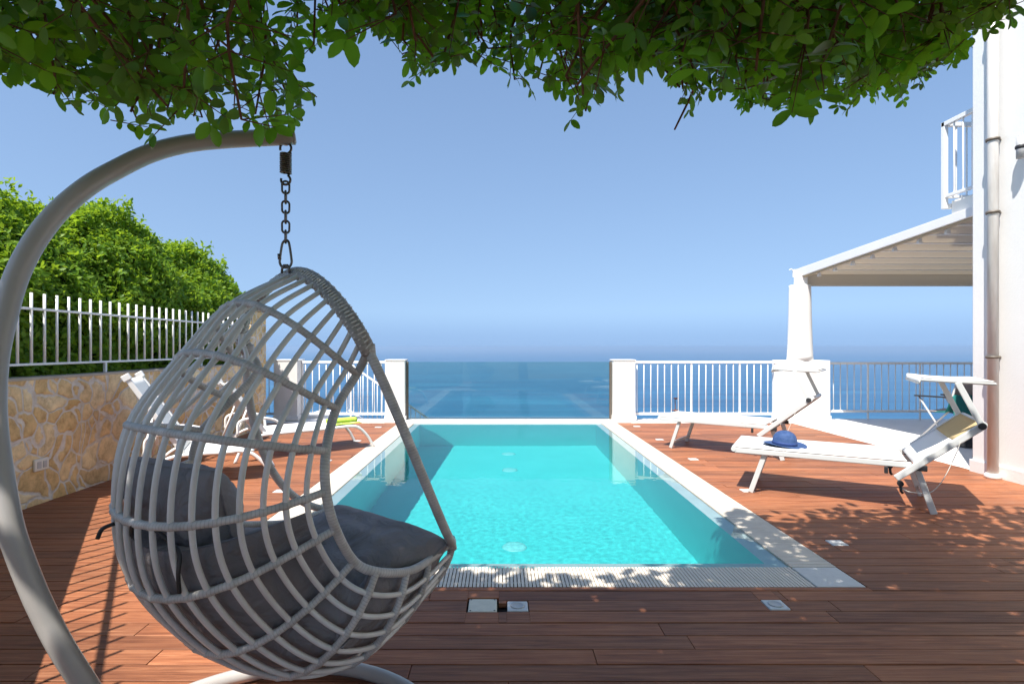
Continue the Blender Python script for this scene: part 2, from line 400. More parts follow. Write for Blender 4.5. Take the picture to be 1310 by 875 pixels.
# gratings: rows of slats over a dark gutter
def grating(name, xa, xb, ya, yb, along):
    b = MB(); p, w = .0205, .0150
    L = (xb - xa) if along == 'x' else (yb - ya); n = int(L / p)
    for i in range(n):
        a = (xa if along == 'x' else ya) + i * p + .003
        if along == 'x': b.box(a, a + w, ya, yb, -.022, -.001 + rnd.uniform(-.0006, .0006))
        else: b.box(xa, xb, a, a + w, -.022, -.001 + rnd.uniform(-.0006, .0006))
    if along == 'x':
        for q in (ya + .06, yb - .06): b.box(xa, xb, q - .006, q + .006, -.030, -.0045)
    else:
        for q in (xa + .06, xb - .06): b.box(q - .006, q + .006, ya, yb, -.030, -.0045)
    return pbuild(b, name, 'grate', pool)
grating('grating', POOL[0] + G, POOL[1] - G, POOL[2], POOL[2] + G, 'x')
grating('grating', POOL[0], POOL[0] + G - .003, POOL[2] + G + .003, POOL[3], 'y')
grating('grating', POOL[1] - G + .003, POOL[1], POOL[2] + G + .003, POOL[3], 'y')
b = MB(); e = .003
for q in ((POOL[0], POOL[0] + G), (POOL[1] - G, POOL[1])): b.box(q[0] + e, q[1] - e, POOL[2] + e, POOL[2] + G - e, -.03, .0)
cb = b
b = MB(); b.box(POOL[0] + e, POOL[0] + G - e, POOL[2], POOL[2] + G - e, -.03, 0); pbuild(b, 'corner_slab', 'corner', pool, bevel=.003)
b = MB(); b.box(POOL[1] - G + e, POOL[1] - e, POOL[2], POOL[2] + G - e, -.03, 0); pbuild(b, 'corner_slab', 'corner', pool, bevel=.003)
b = MB()   # gutter channel below the gratings
b.box(POOL[0], POOL[0] + G, POOL[2], POOL[3], -.3, -.05); b.box(POOL[1] - G, POOL[1], POOL[2], POOL[3], -.3, -.05); b.box(POOL[0] + G, POOL[1] - G, POOL[2], POOL[2] + G, -.3, -.05)
pbuild(b, 'gutter', 'gutter', pool)
b = MB(); b.box(POOL[0] - .25, POOL[1] + .25, 9.405, 9.98, -.6, .012); pbuild(b, 'far_ledge', 'white_tile', pool, bevel=.006)
# water: one rippled refracting sheet
nx, ny = 200, 380; WP = []
def rip(x, y):
    a = noise.noise(Vector((x * 6.2, y * 6.2, .3))) * .34 + noise.noise(Vector((x * 14, y * 14, 4.1))) * .24 + noise.noise(Vector((x * 27, y * 27, 9.1))) * .14
    r = math.hypot(x - .55, y - 4.75); ring = math.sin(r * 46) * math.exp(-(r * 1.3) ** 2) * .05
    env = .25 + .75 * math.exp(-((y - 4.6) / 1.9) ** 2)
    return (a * env + ring) * .0011
for i in range(ny + 1):
    y = y0 + .001 + (y1 - y0 - .002) * i / ny
    WP.append([(x0 + .001 + (x1 - x0 - .002) * j / nx, y, -.010 + rip(x0 + (x1 - x0) * j / nx, y)) for j in range(nx + 1)])
b = MB(); b.grid(WP); water = tag(b.build('water', 'water'), kind='structure'); water.cycles.is_caustics_caster = True

# deck lights and the square cover
def deck_light(x, y, label):
    t = tag(empty('deck_light', (x, y, 0)), label, 'deck light', 'square lights set into the deck')
    b = MB(); b.box(-.052, .052, -.052, .052, -.024, .002); b.build('plate', 'alu', t, bevel=.006)
    b = MB(); b.lathe([(.036, .0022), (.036, .0050), (.028, .0056), (.024, .0036), (0, .0036)], (0, 0, 0), 28); b.build('ring', 'grey', t)
    return t
lab = ['square deck light on the shaded boards in front of the pool corner slab', 'square deck light beside the cream access cover in front of the pool']
lab += ['square deck light on shaded boards just right of the near right pool corner', 'square deck light under the front leg of the lounger with the blue hat', 'square deck light on the right deck, between the two right loungers by the pool', 'square deck light beside the front legs of the farther right lounger', 'small square deck light near the right glass pillar, farthest on the right deck']
lab += ['sunlit deck light seen through the hanging chair, on the left deck by the pool', 'sunlit deck light left of the pool, between the hanging chair rim and the loungers', 'square deck light next to the curved foot of the lounger with the lime towel', 'small square deck light near the left glass pillar, farthest on the left deck']
for (x, y), l in zip(LIGHTS, lab): deck_light(x, y, l)
t = tag(empty('access_cover', (-.0925, 2.766, 0)), 'cream square access cover with four screws sunk in the boards', 'access cover')
b = MB(); b.box(-.072, .072, -.070, .070, -.024, -.002); b.build('plate', m_paint('cream_plate', (.66, .62, .50), .5, .12, 20), t, bevel=.006)
for sx in (-1, 1):
    for sy in (-1, 1):
        b = MB(); b.lathe([(.005, -.002), (.005, -.001), (0, -.0006)], (sx * .060, sy * .058, 0), 10); b.build('screw', 'steel', t)

# ------------------------------------------------------------------ left side: stone wall, fence, hedge
CX, CY = -3.83, 4.24                       # wall corner
DV = Vector((.541, -.841, 0)); DN = Vector((-.841, -.541, 0))     # diagonal wing towards the viewer / its outward side
END = Vector((CX, CY, 0)) + DV * 4.6
def slab(b, pts, z0, z1):                  # plan polygon (ccw) extruded
    n = len(pts); V = [(p[0], p[1], z0) for p in pts] + [(p[0], p[1], z1) for p in pts]
    b.add(V, [tuple(range(n - 1, -1, -1)), tuple(range(n, 2 * n))] + [(i, (i + 1) % n, n + (i + 1) % n, n + i) for i in range(n)])
c = Vector((CX, CY, 0)); ci = Vector((CX - .3, CY - .08, 0))
wall = tag(empty('stone_wall', (CX, 6.3, 0)), 'low rubble stone wall below the hedge and white fence', 'wall')
b = MB(); slab(b, [c, (CX, 8.36), (CX - .3, 8.36), ci], -.3, 1.03); slab(b, [END, c, ci, END + DN * .3], -.3, 1.03)
pbuild(b, 'masonry', 'stone', wall)
b = MB(); slab(b, [c + Vector((.006, 0, 0)), (CX + .006, 8.36), (CX - .31, 8.36), ci], 1.03, 1.05); slab(b, [END, c + Vector((.006, 0, 0)), ci, END + DN * .31], 1.03, 1.05)
pbuild(b, 'coping', m_paint('cement_coping', (.46, .40, .33), .9, .15, 12, .4), wall)
gp = tag(empty('stone_pillar', (-4.05, 8.62, 0)), 'tall rubble stone pillar at the far end of the stone wall', 'pillar')
b = MB(); b.box(-4.25, CX + .012, 8.365, 8.90, -.3, 1.86); pbuild(b, 'shaft', 'stone', gp, bevel=.015)
b = MB(); b.box(-4.275, CX + .03, 8.34, 8.925, 1.862, 1.90); pbuild(b, 'cap', 'stone', gp, bevel=.01)
o = tag(empty('outlet_cover', (CX, 4.541, .327)), 'ivory double socket cover low on the stone wall', 'socket')
b = MB(); b.box(.0, .022, -.072, .072, -.05, .05); b.build('plate', 'outlet', o, bevel=.008)
for sy in (-1, 1):
    b = MB(); b.box(.0215, .026, sy * .028 - .019, sy * .028 + .019, -.028, .028); b.build('socket', 'grey', o, bevel=.004)
# fence on the wall
def fence(name, A, B, base, zb, zt, ztop, pitch, posts, label, r=.0085, rail=(.028, .02), group=None, m='white', first=.5, topcap=True, cat='fence'):
    """A,B plan points; balusters between zb and ztop; rails at zb, zt; posts = fractions reaching base"""
    A, B = Vector((*A, 0)), Vector((*B, 0)); d = (B - A); L = d.length; d.normalize()
    mid = (A + B) / 2
    t = tag(empty(name, (mid.x, mid.y, base)), label, cat, group)
    for z in (zb, zt):
        q = MB(); q.bar(A + Vector((0, 0, z)), B + Vector((0, 0, z)), rail[0], rail[1]); pbuild(q, 'rail', m, t, bevel=.003)
    n = int(L / pitch)
    for i in range(n + 1):
        p = A + d * (pitch * first + i * pitch)
        if (p - A).length > L: break
        q = MB()
        hi = ztop if ztop > zt + .02 else zt - rail[1] / 2
        q.tube([p + Vector((0, 0, zb + .002)), p + Vector((0, 0, hi))], r, 8); pbuild(q, 'baluster', m, t)
    for fr in posts:
        p = A + d * (L * fr); q = MB(); q.bar(p + Vector((0, 0, base)), p + Vector((0, 0, (zb - rail[1] / 2 if ztop > zt + .02 else zt - rail[1] / 2))), .026, .026, (0, 1, 0)); pbuild(q, 'post', m, t, bevel=.003)
    return t
fence('picket_fence', (CX - .1, 8.34), (CX - .1, CY + .06), 1.05, 1.155, 1.62, 1.755, .132, (.02, .29, .72), 'white picket fence running along the stone wall in front of the hedge', .011)
fence('picket_fence', (c + DN * .1 + DV * .06)[:2], (END + DN * .1)[:2], 1.05, 1.155, 1.62, 1.755, .132, (.02, .35, .7), 'white picket fence on the slanting near end of the stone wall, left of the pole', .010)
b = MB(); b.box(-12, -4.14, 4.3, 8.9, -.3, .98); b.box(-12, -4.66, 8.903, 9.9, -.3, .98); slab(b, [c + DN * .31, c + Vector((-.31, 0, 0)), (-12, 4.29), (-12, -6), (-6, -6), END + DN * .31], -.3, .98)
tag(b.build('garden_bed', 'soil'), kind='structure')

def add_leaf_arrays(Pos, Dir, Nor, Len, Wid, fold, curl, name, m, parent=None, rows=3):
    """many leaf blades: ellipse outline, folded along the midrib. arrays of n"""
    n = len(Pos); Dir /= np.linalg.norm(Dir, axis=1)[:, None]
    S = np.cross(Dir, Nor); S /= np.linalg.norm(S, axis=1)[:, None] + 1e-9; U = np.cross(S, Dir)
    if rows == 3: prof = [(0, 0), (.28, .80), (.62, .92), (1, 0)]
    elif rows == 2: prof = [(0, 0), (.5, 1), (1, 0)]
    else: prof = [(0, 0), (.14, .56), (.36, .94), (.64, 1.0), (.88, .62), (1, 0)]
    cols = []
    for (u, w) in prof:
        c = Pos + Dir * (Len * u)[:, None] + U * (-(curl * Len) * u * u)[:, None]
        if w == 0: cols.append(c)
        else:
            h = (Wid * w * .5)
            cols += [c + S * h[:, None] + U * (fold * h)[:, None], c, c - S * h[:, None] + U * (fold * h)[:, None]]
    k = len(cols); V = np.stack(cols, 1).reshape(-1, 3)
    F = []; nm = len(prof) - 2
    F += [(0, 1, 2), (0, 2, 3)]
    quads = []
    for i in range(nm - 1):
        a, q = 1 + i * 3, 4 + i * 3; quads += [(a, q, q + 1, a + 1), (a + 1, q + 1, q + 2, a + 2)]
    last = 1 + (nm - 1) * 3; tip = k - 1
    tris = F + [(last, tip, last + 1), (last + 1, tip, last + 2)]
    off = (np.arange(n) * k)[:, None, None]
    T = (np.array(tris)[None] + off).reshape(-1, 3); me = bpy.data.meshes.new(name)
    nq = 0
    if quads: Q = (np.array(quads)[None] + off).reshape(-1, 4); nq = len(Q)
    me.vertices.add(len(V)); me.vertices.foreach_set('co', V.astype(np.float32).ravel())
    loops = T.ravel() if not nq else np.concatenate([T.ravel(), Q.ravel()])
    me.loops.add(len(loops)); me.loops.foreach_set('vertex_index', loops.astype(np.int32))
    st = np.concatenate([np.arange(len(T)) * 3, len(T) * 3 + np.arange(nq) * 4]).astype(np.int32)
    me.polygons.add(len(T) + nq); me.polygons.foreach_set('loop_start', st)
    me.polygons.foreach_set('use_smooth', np.ones(len(T) + nq, bool))
    me.update(calc_edges=True); me.validate()
    me.materials.append(MAT[m]); o = bpy.data.objects.new(name, me); COL.objects.link(o)
    if parent:
        o.parent = parent; o.matrix_parent_inverse = Matrix.LocRotScale(parent.location, parent.rotation_euler, None).inverted()
    return o
# hedge: leaf shell over a bumpy body
HY = [2.2, 3.6, 4.5, 4.93, 5.18, 5.56, 6.0, 6.53, 6.83, 7.07, 7.5, 8.1, 8.58, 8.83, 8.98]
HZ = [2.4, 2.52, 2.58, 2.50, 2.42, 2.72, 2.80, 2.62, 2.48, 2.60, 2.64, 2.52, 2.30, 2.02, 1.5]
def hz(y): return np.interp(y, HY, HZ)
hedge = tag(empty('hedge', (-4.6, 6.4, .98)), 'tall clipped green hedge behind the white picket fence', 'hedge')
def hn(y, z, s=3.0): return noise.noise(Vector((0, y * s, z * s)))
def htop(y): return 1.3 + (float(hz(y * 4.2 / 4.72)) - 1.3) * 4.72 / 4.2
def hface(y, z, T): return -4.06 - .72 * max(0, (z - (T - 1.0)) / 1.0) ** 1.7
N = 56000; pos = []; nor = []
while len(pos) < N:
    y = rnd.uniform(3.9, 9.6); T = htop(y); q = rnd.random()
    if q < .72:      # face towards the deck, leaning back at the shoulder
        z = rnd.uniform(1.0, T); dep = abs(rnd.gauss(0, .10)); bulge = .13 * hn(y, z, 2.3) + .09 * hn(y, z, 6)
        if z < T - .1 and rnd.random() < .25 * (hn(y, z, 5) < -.22): continue
        x = hface(y, z, T) + bulge - dep; s_ = max(0, (z - (T - 1.0)) / 1.0); nn = (1 - .5 * s_, rnd.uniform(-.6, .6), rnd.uniform(-.2, .8) + s_)
        if x > -4.0: x = -4.0 - rnd.random() * .08
    else:            # top
        x = rnd.uniform(-5.9, -4.6); z = T + .12 * noise.noise(Vector((x * 3, y * 3, 5))) + .08 * noise.noise(Vector((x * 8, y * 8, 1))) - abs(rnd.gauss(0, .09))
        nn = (rnd.uniform(-.7, .5), rnd.uniform(-.6, .6), 1)
        if z < 1: continue
    if y > 8.9 + .5 * max(0, (-x - 4.1) / .7): continue
    pos.append((x, y, z)); nor.append(nn)
# shoots breaking the top outline
for k in range(330):
    y = rnd.uniform(4.0, 9.2); x = rnd.uniform(-5.4, -4.55); z = htop(y) - .05; d = Vector((rnd.uniform(-.4, .4), rnd.uniform(-.4, .4), 1)).normalized()
    Ls = rnd.uniform(.05, .17) * (1.4 if hn(y, 0, 1.1) > 0 else .7)
    for j in range(int(Ls / .016)):
        p = Vector((x, y, z)) + d * (.016 * j) + Vector((rnd.gauss(0, .012), rnd.gauss(0, .012), 0)); pos.append(tuple(p)); nor.append((rnd.uniform(-.8, .8), rnd.uniform(-.8, .8), 1))
pos = np.array(pos); nor = np.array(nor, float); n = len(pos)
dr = nr.normal(size=(n, 3)); dr[:, 2] -= .25; dr += .25 * nor
ln = nr.uniform(.045, .085, n)
add_leaf_arrays(pos, dr, nor + nr.normal(size=(n, 3)) * .35, ln, ln * nr.uniform(.42, .55, n), .25, nr.uniform(.0, .35, n), 'foliage', 'hedge', hedge, 3)
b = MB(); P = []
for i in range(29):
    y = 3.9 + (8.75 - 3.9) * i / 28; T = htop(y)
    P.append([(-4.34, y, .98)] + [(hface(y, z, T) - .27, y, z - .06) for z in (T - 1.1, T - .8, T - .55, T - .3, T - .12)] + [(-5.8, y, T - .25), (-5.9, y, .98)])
b.grid(P); m = mat('hedge_core_dark', (.016, .026, .010), .95, .1)
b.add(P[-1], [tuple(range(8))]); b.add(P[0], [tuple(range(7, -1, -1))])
pbuild(b, 'light_block_core', m, hedge)  # solid dark core added behind the leaves to block light
for k in range(9):
    y = 4.2 + .52 * k; b = MB(); b.tube(catmull([(-4.5, y, .9), (-4.47 + rnd.uniform(-.05, .05), y + .03, 1.5), (-4.5, y + rnd.uniform(-.1, .1), 2.0)], 4), .018, 6); pbuild(b, 'stem', 'bark', hedge)

# ------------------------------------------------------------------ sea-side balustrade
def pillar(name, x0, x1, y0, y1, z, label):
    t = tag(empty(name, ((x0 + x1) / 2, (y0 + y1) / 2, 0)), label, 'pillar', 'white pillars of the balustrade')
    b = MB(); b.box(x0, x1, y0, y1, .0, z); pbuild(b, 'shaft', 'pillar', t, bevel=.008)
    b = MB(); b.box(x0 - .012, x1 + .018, y0 - .014, y1 + .01, .013, .085); pbuild(b, 'base', 'pillar', t, bevel=.006)
    b = MB(); b.box(x0 - .008, x1 + .008, y0 - .008, y1 + .008, z + .002, z + .028); pbuild(b, 'cap', 'pillar', t, bevel=.006)
    return t
pillar('balustrade_pillar', -2.045, -1.70, 9.66, 9.96, 1.05, 'white pillar at the left edge of the glass panel')
pillar('balustrade_pillar', 1.985, 2.375, 9.66, 9.96, 1.05, 'white pillar at the right edge of the glass panel')
pillar('balustrade_pillar', -4.0, -3.58, 9.62, 9.96, 1.05, 'white pillar in the left railing beyond the loungers, behind the chair ribs')
g = tag(empty('glass_panel', (.14, 9.80, 0)), 'clear glass balustrade panel at the far end of the pool', 'glass panel')
b = MB(); b.box(-1.655, 1.935, 9.795, 9.807, .015, 1.035); pbuild(b, 'pane', 'glass', g)
for xa in (-1.694, 1.940):
    b = MB(); b.box(xa, xa + .036, 9.775, 9.83, .0125, 1.04); pbuild(b, 'frame_post', 'brown_post', g, bevel=.003)
fence('railing', (2.378, 9.82), (4.93, 9.82), -.002, .105, 1.03, 1.03, .1235, (.004, .405, .745, .995), 'white metal railing between the right glass pillar and the column base', .0085, (.042, .042), cat='railing')
fence('railing', (5.78, 9.82), (13.5, 9.82), -.004, .150, 1.01, 1.01, .1235, (.0, .104, .225, .36, .5), 'white metal railing right of the round column, beside the building', .0085, (.042, .042), cat='railing')
fence('railing', (-3.57, 9.82), (-2.06, 9.82), -.002, .105, 1.03, 1.03, .1235, (.004, .995), 'white metal railing left of the glass, behind the lime towel lounger', .0085, (.042, .042), cat='railing')
fence('railing', (-6.2, 9.82), (-4.01, 9.82), -.002, .105, 1.03, 1.03, .1235, (.4, .995), 'white metal railing running behind the stone pillar', .0085, (.042, .042), cat='railing')
# stair handrail going down outside
t = tag(empty('stair_railing', (-2.0, 10.45, -1)), 'white sloping stair handrail going down beyond the left railing', 'handrail')
A, B = Vector((-2.88, 10.35, .99)), Vector((-.9, 10.35, -.38)); d = B - A
for off in (0, -.88):
    b = MB(); b.bar(A + Vector((0, 0, off)), B + Vector((0, 0, off)), .035, .035); pbuild(b, 'rail', 'white', t, bevel=.003)
for i in range(23):
    p = A + d * (i / 22); b = MB(); b.tube([p + Vector((0, 0, -.88)), p], .008, 8); pbuild(b, 'baluster', 'white', t)
for fr in (.02, .5, .98):
    p = A + d * fr; b = MB(); b.bar(p + Vector((0, 0, -1.6)), p, .03, .03, (0, 1, 0)); pbuild(b, 'post', 'white', t)
b = MB()
for i in range(12):
    xx = -3.6 + .28 * i; b.box(xx, xx + .278, 10.0, 10.9, -3.2, .35 - .19 * i - .9 * 0 - .3)
tag(pbuild(b, 'stair', 'white_tile'), kind='structure')

# ------------------------------------------------------------------ pergola with round column
pg = tag(empty('pergola', (5.45, 9.75, 0)), 'white pergola with round column, sloping beam and fabric canopy beside the house', 'pergola')
b = MB(); b.box(4.935, 5.76, 9.57, 9.97, -.02, 1.065); pbuild(b, 'pedestal', 'plaster', pg, bevel=.008)
b = MB(); b.box(4.925, 5.775, 9.558, 9.975, -.015, .10); pbuild(b, 'pedestal_base', 'pillar', pg, bevel=.006)
b = MB(); b.lathe([(.212, 0), (.208, .08), (.199, .3), (.185, .8), (.176, 1.30), (.174, 1.335)], (5.335, 9.77, 1.066), 48); pbuild(b, 'column', 'plaster', pg)
b = MB(); b.box(5.27, 5.42, 9.66, 9.86, 2.402, 2.56); pbuild(b, 'beam_bracket', 'white', pg, bevel=.012)
b = MB(); ya, yb = 9.86, 5.765
def rz(y): return 2.545 + (9.86 - y) * .0625
b.hexa([(5.31, ya, rz(ya)), (5.41, ya, rz(ya)), (5.41, yb, rz(yb)), (5.31, yb, rz(yb)), (5.31, ya, rz(ya) + .155), (5.41, ya, rz(ya) + .155), (5.41, yb, rz(yb) + .10), (5.31, yb, rz(yb) + .10)])
pbuild(b, 'side_beam', 'white', pg, bevel=.006)
b = MB(); b.bar((5.36, 9.84, rz(9.84) - .012), (5.36, 5.77, rz(5.77) - .012), .05, .02); pbuild(b, 'beam_track', m_paint('track_bronze', (.42, .33, .2), .5, .1), pg)
b = MB(); b.box(5.27, 5.345, 9.865, 9.90, 2.56, 2.70); b.tube([(5.20, 9.88, 2.69), (5.25, 9.88, 2.71), (5.275, 9.88, 2.66)], .008, 8); pbuild(b, 'beam_end_cap', 'white', pg, bevel=.006)
b = MB(); b.box(5.42, 13.0, 9.70, 9.86, 2.392, 2.60); pbuild(b, 'gutter_beam', MAT['canvas'], pg, bevel=.006)
by = [9.735] + [9.33 - .447 * i for i in range(9)]
P = []
for i in range(9):
    for k in range(9):
        y = by[i] + (by[i + 1] - by[i]) * k / 8; s = .055 * (4 * (k / 8) * (1 - k / 8)) + .012
        P.append([(5.44 + .35 * j, y, rz(y) + .075 - s) for j in range(23)])
b = MB(); b.grid(P); o = pbuild(b, 'canopy_fabric', 'canvas', pg); so = o.modifiers.new('s', 'SOLIDIFY'); so.thickness = .003
for y in by[1:]:
    b = MB(); b.box(5.42, 13, y - .018, y + .018, rz(y) + .03, rz(y) + .062); pbuild(b, 'batten', 'white', pg, bevel=.004)
    b = MB(); b.hexa([(5.395, y - .022, rz(y) - .075), (5.455, y - .022, rz(y) - .075), (5.455, y + .022, rz(y) - .075), (5.395, y + .022, rz(y) - .075), (5.41, y - .012, rz(y) + .02), (5.44, y - .012, rz(y) + .02), (5.44, y + .012, rz(y) + .02), (5.41, y + .012, rz(y) + .02)]); pbuild(b, 'carrier', 'white', pg, bevel=.004)

# ------------------------------------------------------------------ house
hs = tag(empty('house', (7, 2, 0)), 'white plastered house wall with balcony and drainpipe at the right edge', 'house')
b = MB(); b.box(4.95, 12, -3, 5.75, -.3, 6.8); pbuild(b, 'wall', 'plaster', hs, bevel=.012)
b = MB(); b.box(4.93, 12.01, -3.01, 5.765, -.05, .125); pbuild(b, 'plinth', 'plaster', hs, bevel=.006)
m = mat('pipe_metal', (.52, .49, .45), .4, .5, .1); t = NT(m); t.base(t.ramp(t.noise(t.coord('Object', (6, 6, 1.2)), 3, 6), [(.3, (.55, .52, .48)), (.7, (.68, .66, .63))])); MAT['pipe'] = m
b = MB(); b.tube([(4.872, 5.42, .03), (4.872, 5.42, 6.6)], .046, 24); dp = pbuild(b, 'downpipe', 'pipe', hs)
b = MB(); b.lathe([(.066, 0), (.070, .03), (.058, .05)], (4.872, 5.42, .0), 24); pbuild(b, 'pipe_foot', 'white', dp)
for z in (1.20, 2.63, 3.35, 4.62):
    b = MB(); b.lathe([(.053, -.012), (.058, -.012), (.058, .012), (.053, .012)], (4.872, 5.42, z), 24); b.box(4.89, 4.952, 5.412, 5.428, z - .006, z + .006); b.tube([(4.872, 5.345, z), (4.872, 5.37, z)], .006, 8); pbuild(b, 'pipe_clamp', 'brown_post', dp)
wl = tag(empty('wall_lamp', (4.95, 5.13, 3.17)), 'small dark and grey wall lamp high on the white house wall', 'wall lamp')
b = MB(); b.box(-.02, .0, -.05, .05, -.06, .06); b.build('back_plate', 'grey', wl, bevel=.004)
b = MB(); b.box(-.075, -.021, -.012, .012, -.012, .012); b.build('arm', 'black', wl, bevel=.003)
b = MB(); b.lathe([(.0, .10), (.036, .098), (.036, .0), (.036, -.10), (0, -.102)], (-.075, 0, 0), 24); b.build('shade', 'grey', wl)
b = MB(); b.lathe([(.038, -.014), (.044, -.006), (.044, .012), (.038, .02)], (-.075, 0, 0), 24); b.build('collar', 'black', wl)
# balcony as a part of the house
b = MB(); b.box(5.40, 12, 5.752, 6.56, 2.885, 3.05); bs = pbuild(b, 'balcony', 'plaster', hs, bevel=.008)
def bal(nm, q): return pbuild(q, nm, 'white', bs, bevel=.003)
b = MB(); b.bar((5.35, 6.62, 3.98), (5.35, 5.77, 3.98), .05, .05); bal('handrail', b)
b = MB(); b.bar((5.325, 6.60, 3.98), (12, 6.60, 3.98), .05, .05); bal('handrail', b)
b = MB(); b.bar((5.35, 6.60, 3.11), (5.35, 5.77, 3.11), .035, .035); bal('bottom_rail', b)
b = MB(); b.bar((5.36, 6.60, 3.11), (12, 6.60, 3.11), .035, .035); bal('bottom_rail', b)
b = MB(); b.bar((5.35, 6.60, 2.965), (5.35, 6.60, 3.955), .05, .05, (0, 1, 0)); b.box(5.376, 5.44, 6.562, 6.62, 2.965, 3.02); bal('corner_post', b)
for i in range(6):
    y = 6.46 - .125 * i; b = MB(); b.tube([(5.35, y, 3.12), (5.35, y, 3.96)], .010, 8); bal('baluster', b)
for i in range(14):
    x = 5.49 + .125 * i; b = MB(); b.tube([(x, 6.60, 3.12), (x, 6.60, 3.96)], .010, 8); bal('baluster', b)

# ------------------------------------------------------------------ sun loungers on the right (local: x along the body, y across, z up)
def lounger(loc, ang, label, hat=False):
    t = tag(empty('sun_lounger', loc, ang), label, 'sun lounger', 'white sling loungers with sunshades right of the pool')
    W = .70; ST = .395
    for yy in (0.016, W - .016):
        b = MB(); b.bar((.02, yy, ST - .024), (1.31, yy, ST - .024), .026, .046); b.build('side_rail', 'alu', t, bevel=.007)
    b = MB(); b.tube([(.012, .0, ST - .014), (.012, W, ST - .014)], .022, 12); b.build('end_rail', 'alu', t)
    P = []
    for i in range(25):
        x = .0 + 1.28 * i / 24; row = []
        for j in range(13):
            v = j / 12; sag = -.012 * math.sin(math.pi * min(1, i / 24)) * (1 - (2 * v - 1) ** 2)
            row.append((x, .004 + (W - .008) * v, ST + .004 + sag))
        P.append(row)
    b = MB(); b.grid(P); o = b.build('seat_sling', 'sling', t); so = o.modifiers.new('s', 'SOLIDIFY'); so.thickness = .006
    # backrest from below the seat up to its top
    p0, p1 = Vector((1.205, 0, .262)), Vector((1.745, 0, .722)); d = (p1 - p0).normalized(); up = Vector((-d.z, 0, d.x))
    br = MB(); br.bar(p0 + Vector((0, -.016, 0)), p1 + Vector((0, -.016, 0)), .028, .05, up); bko = br.build('backrest_rail', 'alu', t, bevel=.007)
    br = MB(); br.bar(p0 + Vector((0, W + .016, 0)), p1 + Vector((0, W + .016, 0)), .028, .05, up); br.build('backrest_rail', 'alu', t, bevel=.007)
    br = MB(); br.tube([p1 + Vector((0, .0, 0)), p1 + Vector((0, W, 0))], .02, 12); br.build('backrest_top_rail', 'alu', t)
    q0 = p0 + d * .17; P = []
    for i in range(13):
        c = q0 + (p1 - q0) * (i / 12) + up * .014; row = []
        for j in range(9):
            v = j / 8; row.append(c + Vector((0, .002 + (W - .004) * v, 0)) - up * (.02 * (1 - (2 * v - 1) ** 2) * math.sin(math.pi * i / 12)))
        P.append(row)
    b = MB(); b.grid(P[:8]); o = b.build('backrest_sling', 'sling', t); so = o.modifiers.new('s', 'SOLIDIFY'); so.thickness = .005
    b = MB(); b.grid(P[7:]); o = b.build('head_panel', 'tan', t); so = o.modifiers.new('s', 'SOLIDIFY'); so.thickness = .005
    for yy in (.045, W - .045):
        b = MB(); b.bar((.262, yy, ST - .05), (.148, yy, .0), .03, .042, (1, 0, 0)); l = b.build('front_leg', 'alu', t, bevel=.005)
        b = MB(); b.bar((1.345, yy, ST - .05), (1.455, yy, .0), .03, .046, (1, 0, 0)); b.build('rear_leg', 'alu', t, bevel=.005)
    b = MB(); b.bar((.172, .06, .075), (.172, W - .06, .075), .02, .03); b.build('cross_bar', 'alu', t, bevel=.004)
    b = MB(); b.bar((1.44, .06, .075), (1.44, W - .06, .075), .02, .03); b.build('cross_bar', 'alu', t, bevel=.004)
    for yy in (-.016, W + .016):   # black hinges and ratchets
        b = MB(); b.box(1.33, 1.405, yy - .012, yy + .012, ST - .058, ST - .012); b.build('hinge', 'black', t, bevel=.006)
        b = MB(); b.lathe([(.022, -.02), (.022, .02)], (0, 0, 0), 14)
        o = b.build('ratchet_knob', 'black', t, bevel=.003); o.rotation_euler = (R(90), 0, 0); o.location = (1.235, yy, .225)
        b = MB(); b.tube([(1.235, yy, .22), (1.24, yy, .165), (1.252, yy, .15)], .011, 8); b.build('ratchet_lever', 'black', t)
        b = MB(); b.box(1.13, 1.155, yy - .01, yy + .01, ST - .10, ST - .045); b.build('stop_block', 'black', t, bevel=.004)
    # sunshade
    for yy in (-.03, W + .03):
        b = MB(); b.bar((1.725, yy, .715), (1.585, yy, 1.035), .016, .040, (1, 0, 0)); b.build('shade_arm', 'alu', t, bevel=.004)
        b = MB(); b.lathe([(.026, -.012), (.026, .012)], (0, 0, 0), 14); o = b.build('arm_pivot', 'black', t, bevel=.003); o.rotation_euler = (R(90), 0, 0); o.location = (1.727, yy * 1.02 - .002, .713)
    def sz(x): return 1.046 - (x - 1.37) * .045
    f = MB(); f.tube([(1.365, -.03, sz(1.365)), (1.80, -.03, sz(1.8)), (1.80, W + .03, sz(1.8)), (1.365, W + .03, sz(1.365))], .011, 10, closed=True); f.build('shade_frame', 'alu', t)
    P = []
    for i in range(11):
        x = 1.36 + .435 * i / 10
        P.append([(x, -.035 + (W + .07) * j / 10, sz(x) + .016 - .012 * math.sin(math.pi * i / 10)) for j in range(11)])
    b = MB(); b.grid(P); b.grid([[(1.358, -.035 + (W + .07) * j / 10, sz(1.36) + .016) for j in range(11)], [(1.350, -.035 + (W + .07) * j / 10, sz(1.36) - .035) for j in range(11)]])
    o = b.build('shade_fabric', 'sling', t); so = o.modifiers.new('s', 'SOLIDIFY'); so.thickness = .006
    b = MB(); b.tube(catmull([(1.60, -.035, .585), (1.575, -.04, .50), (1.497, -.05, .298), (1.416, -.05, .185), (1.30, -.045, .172), (1.245, -.04, .19)], 8), .0028, 6); b.build('pull_cord', 'outlet', t)
    return t
L1 = lounger((2.09, 4.95, 0), math.atan2(-.50, .865), 'near white sun lounger on the right with a blue hat lying on it', True)
L2 = lounger((2.045, 7.12, 0), math.atan2(-.605, .796), 'farther white sun lounger on the right, in front of the round column')
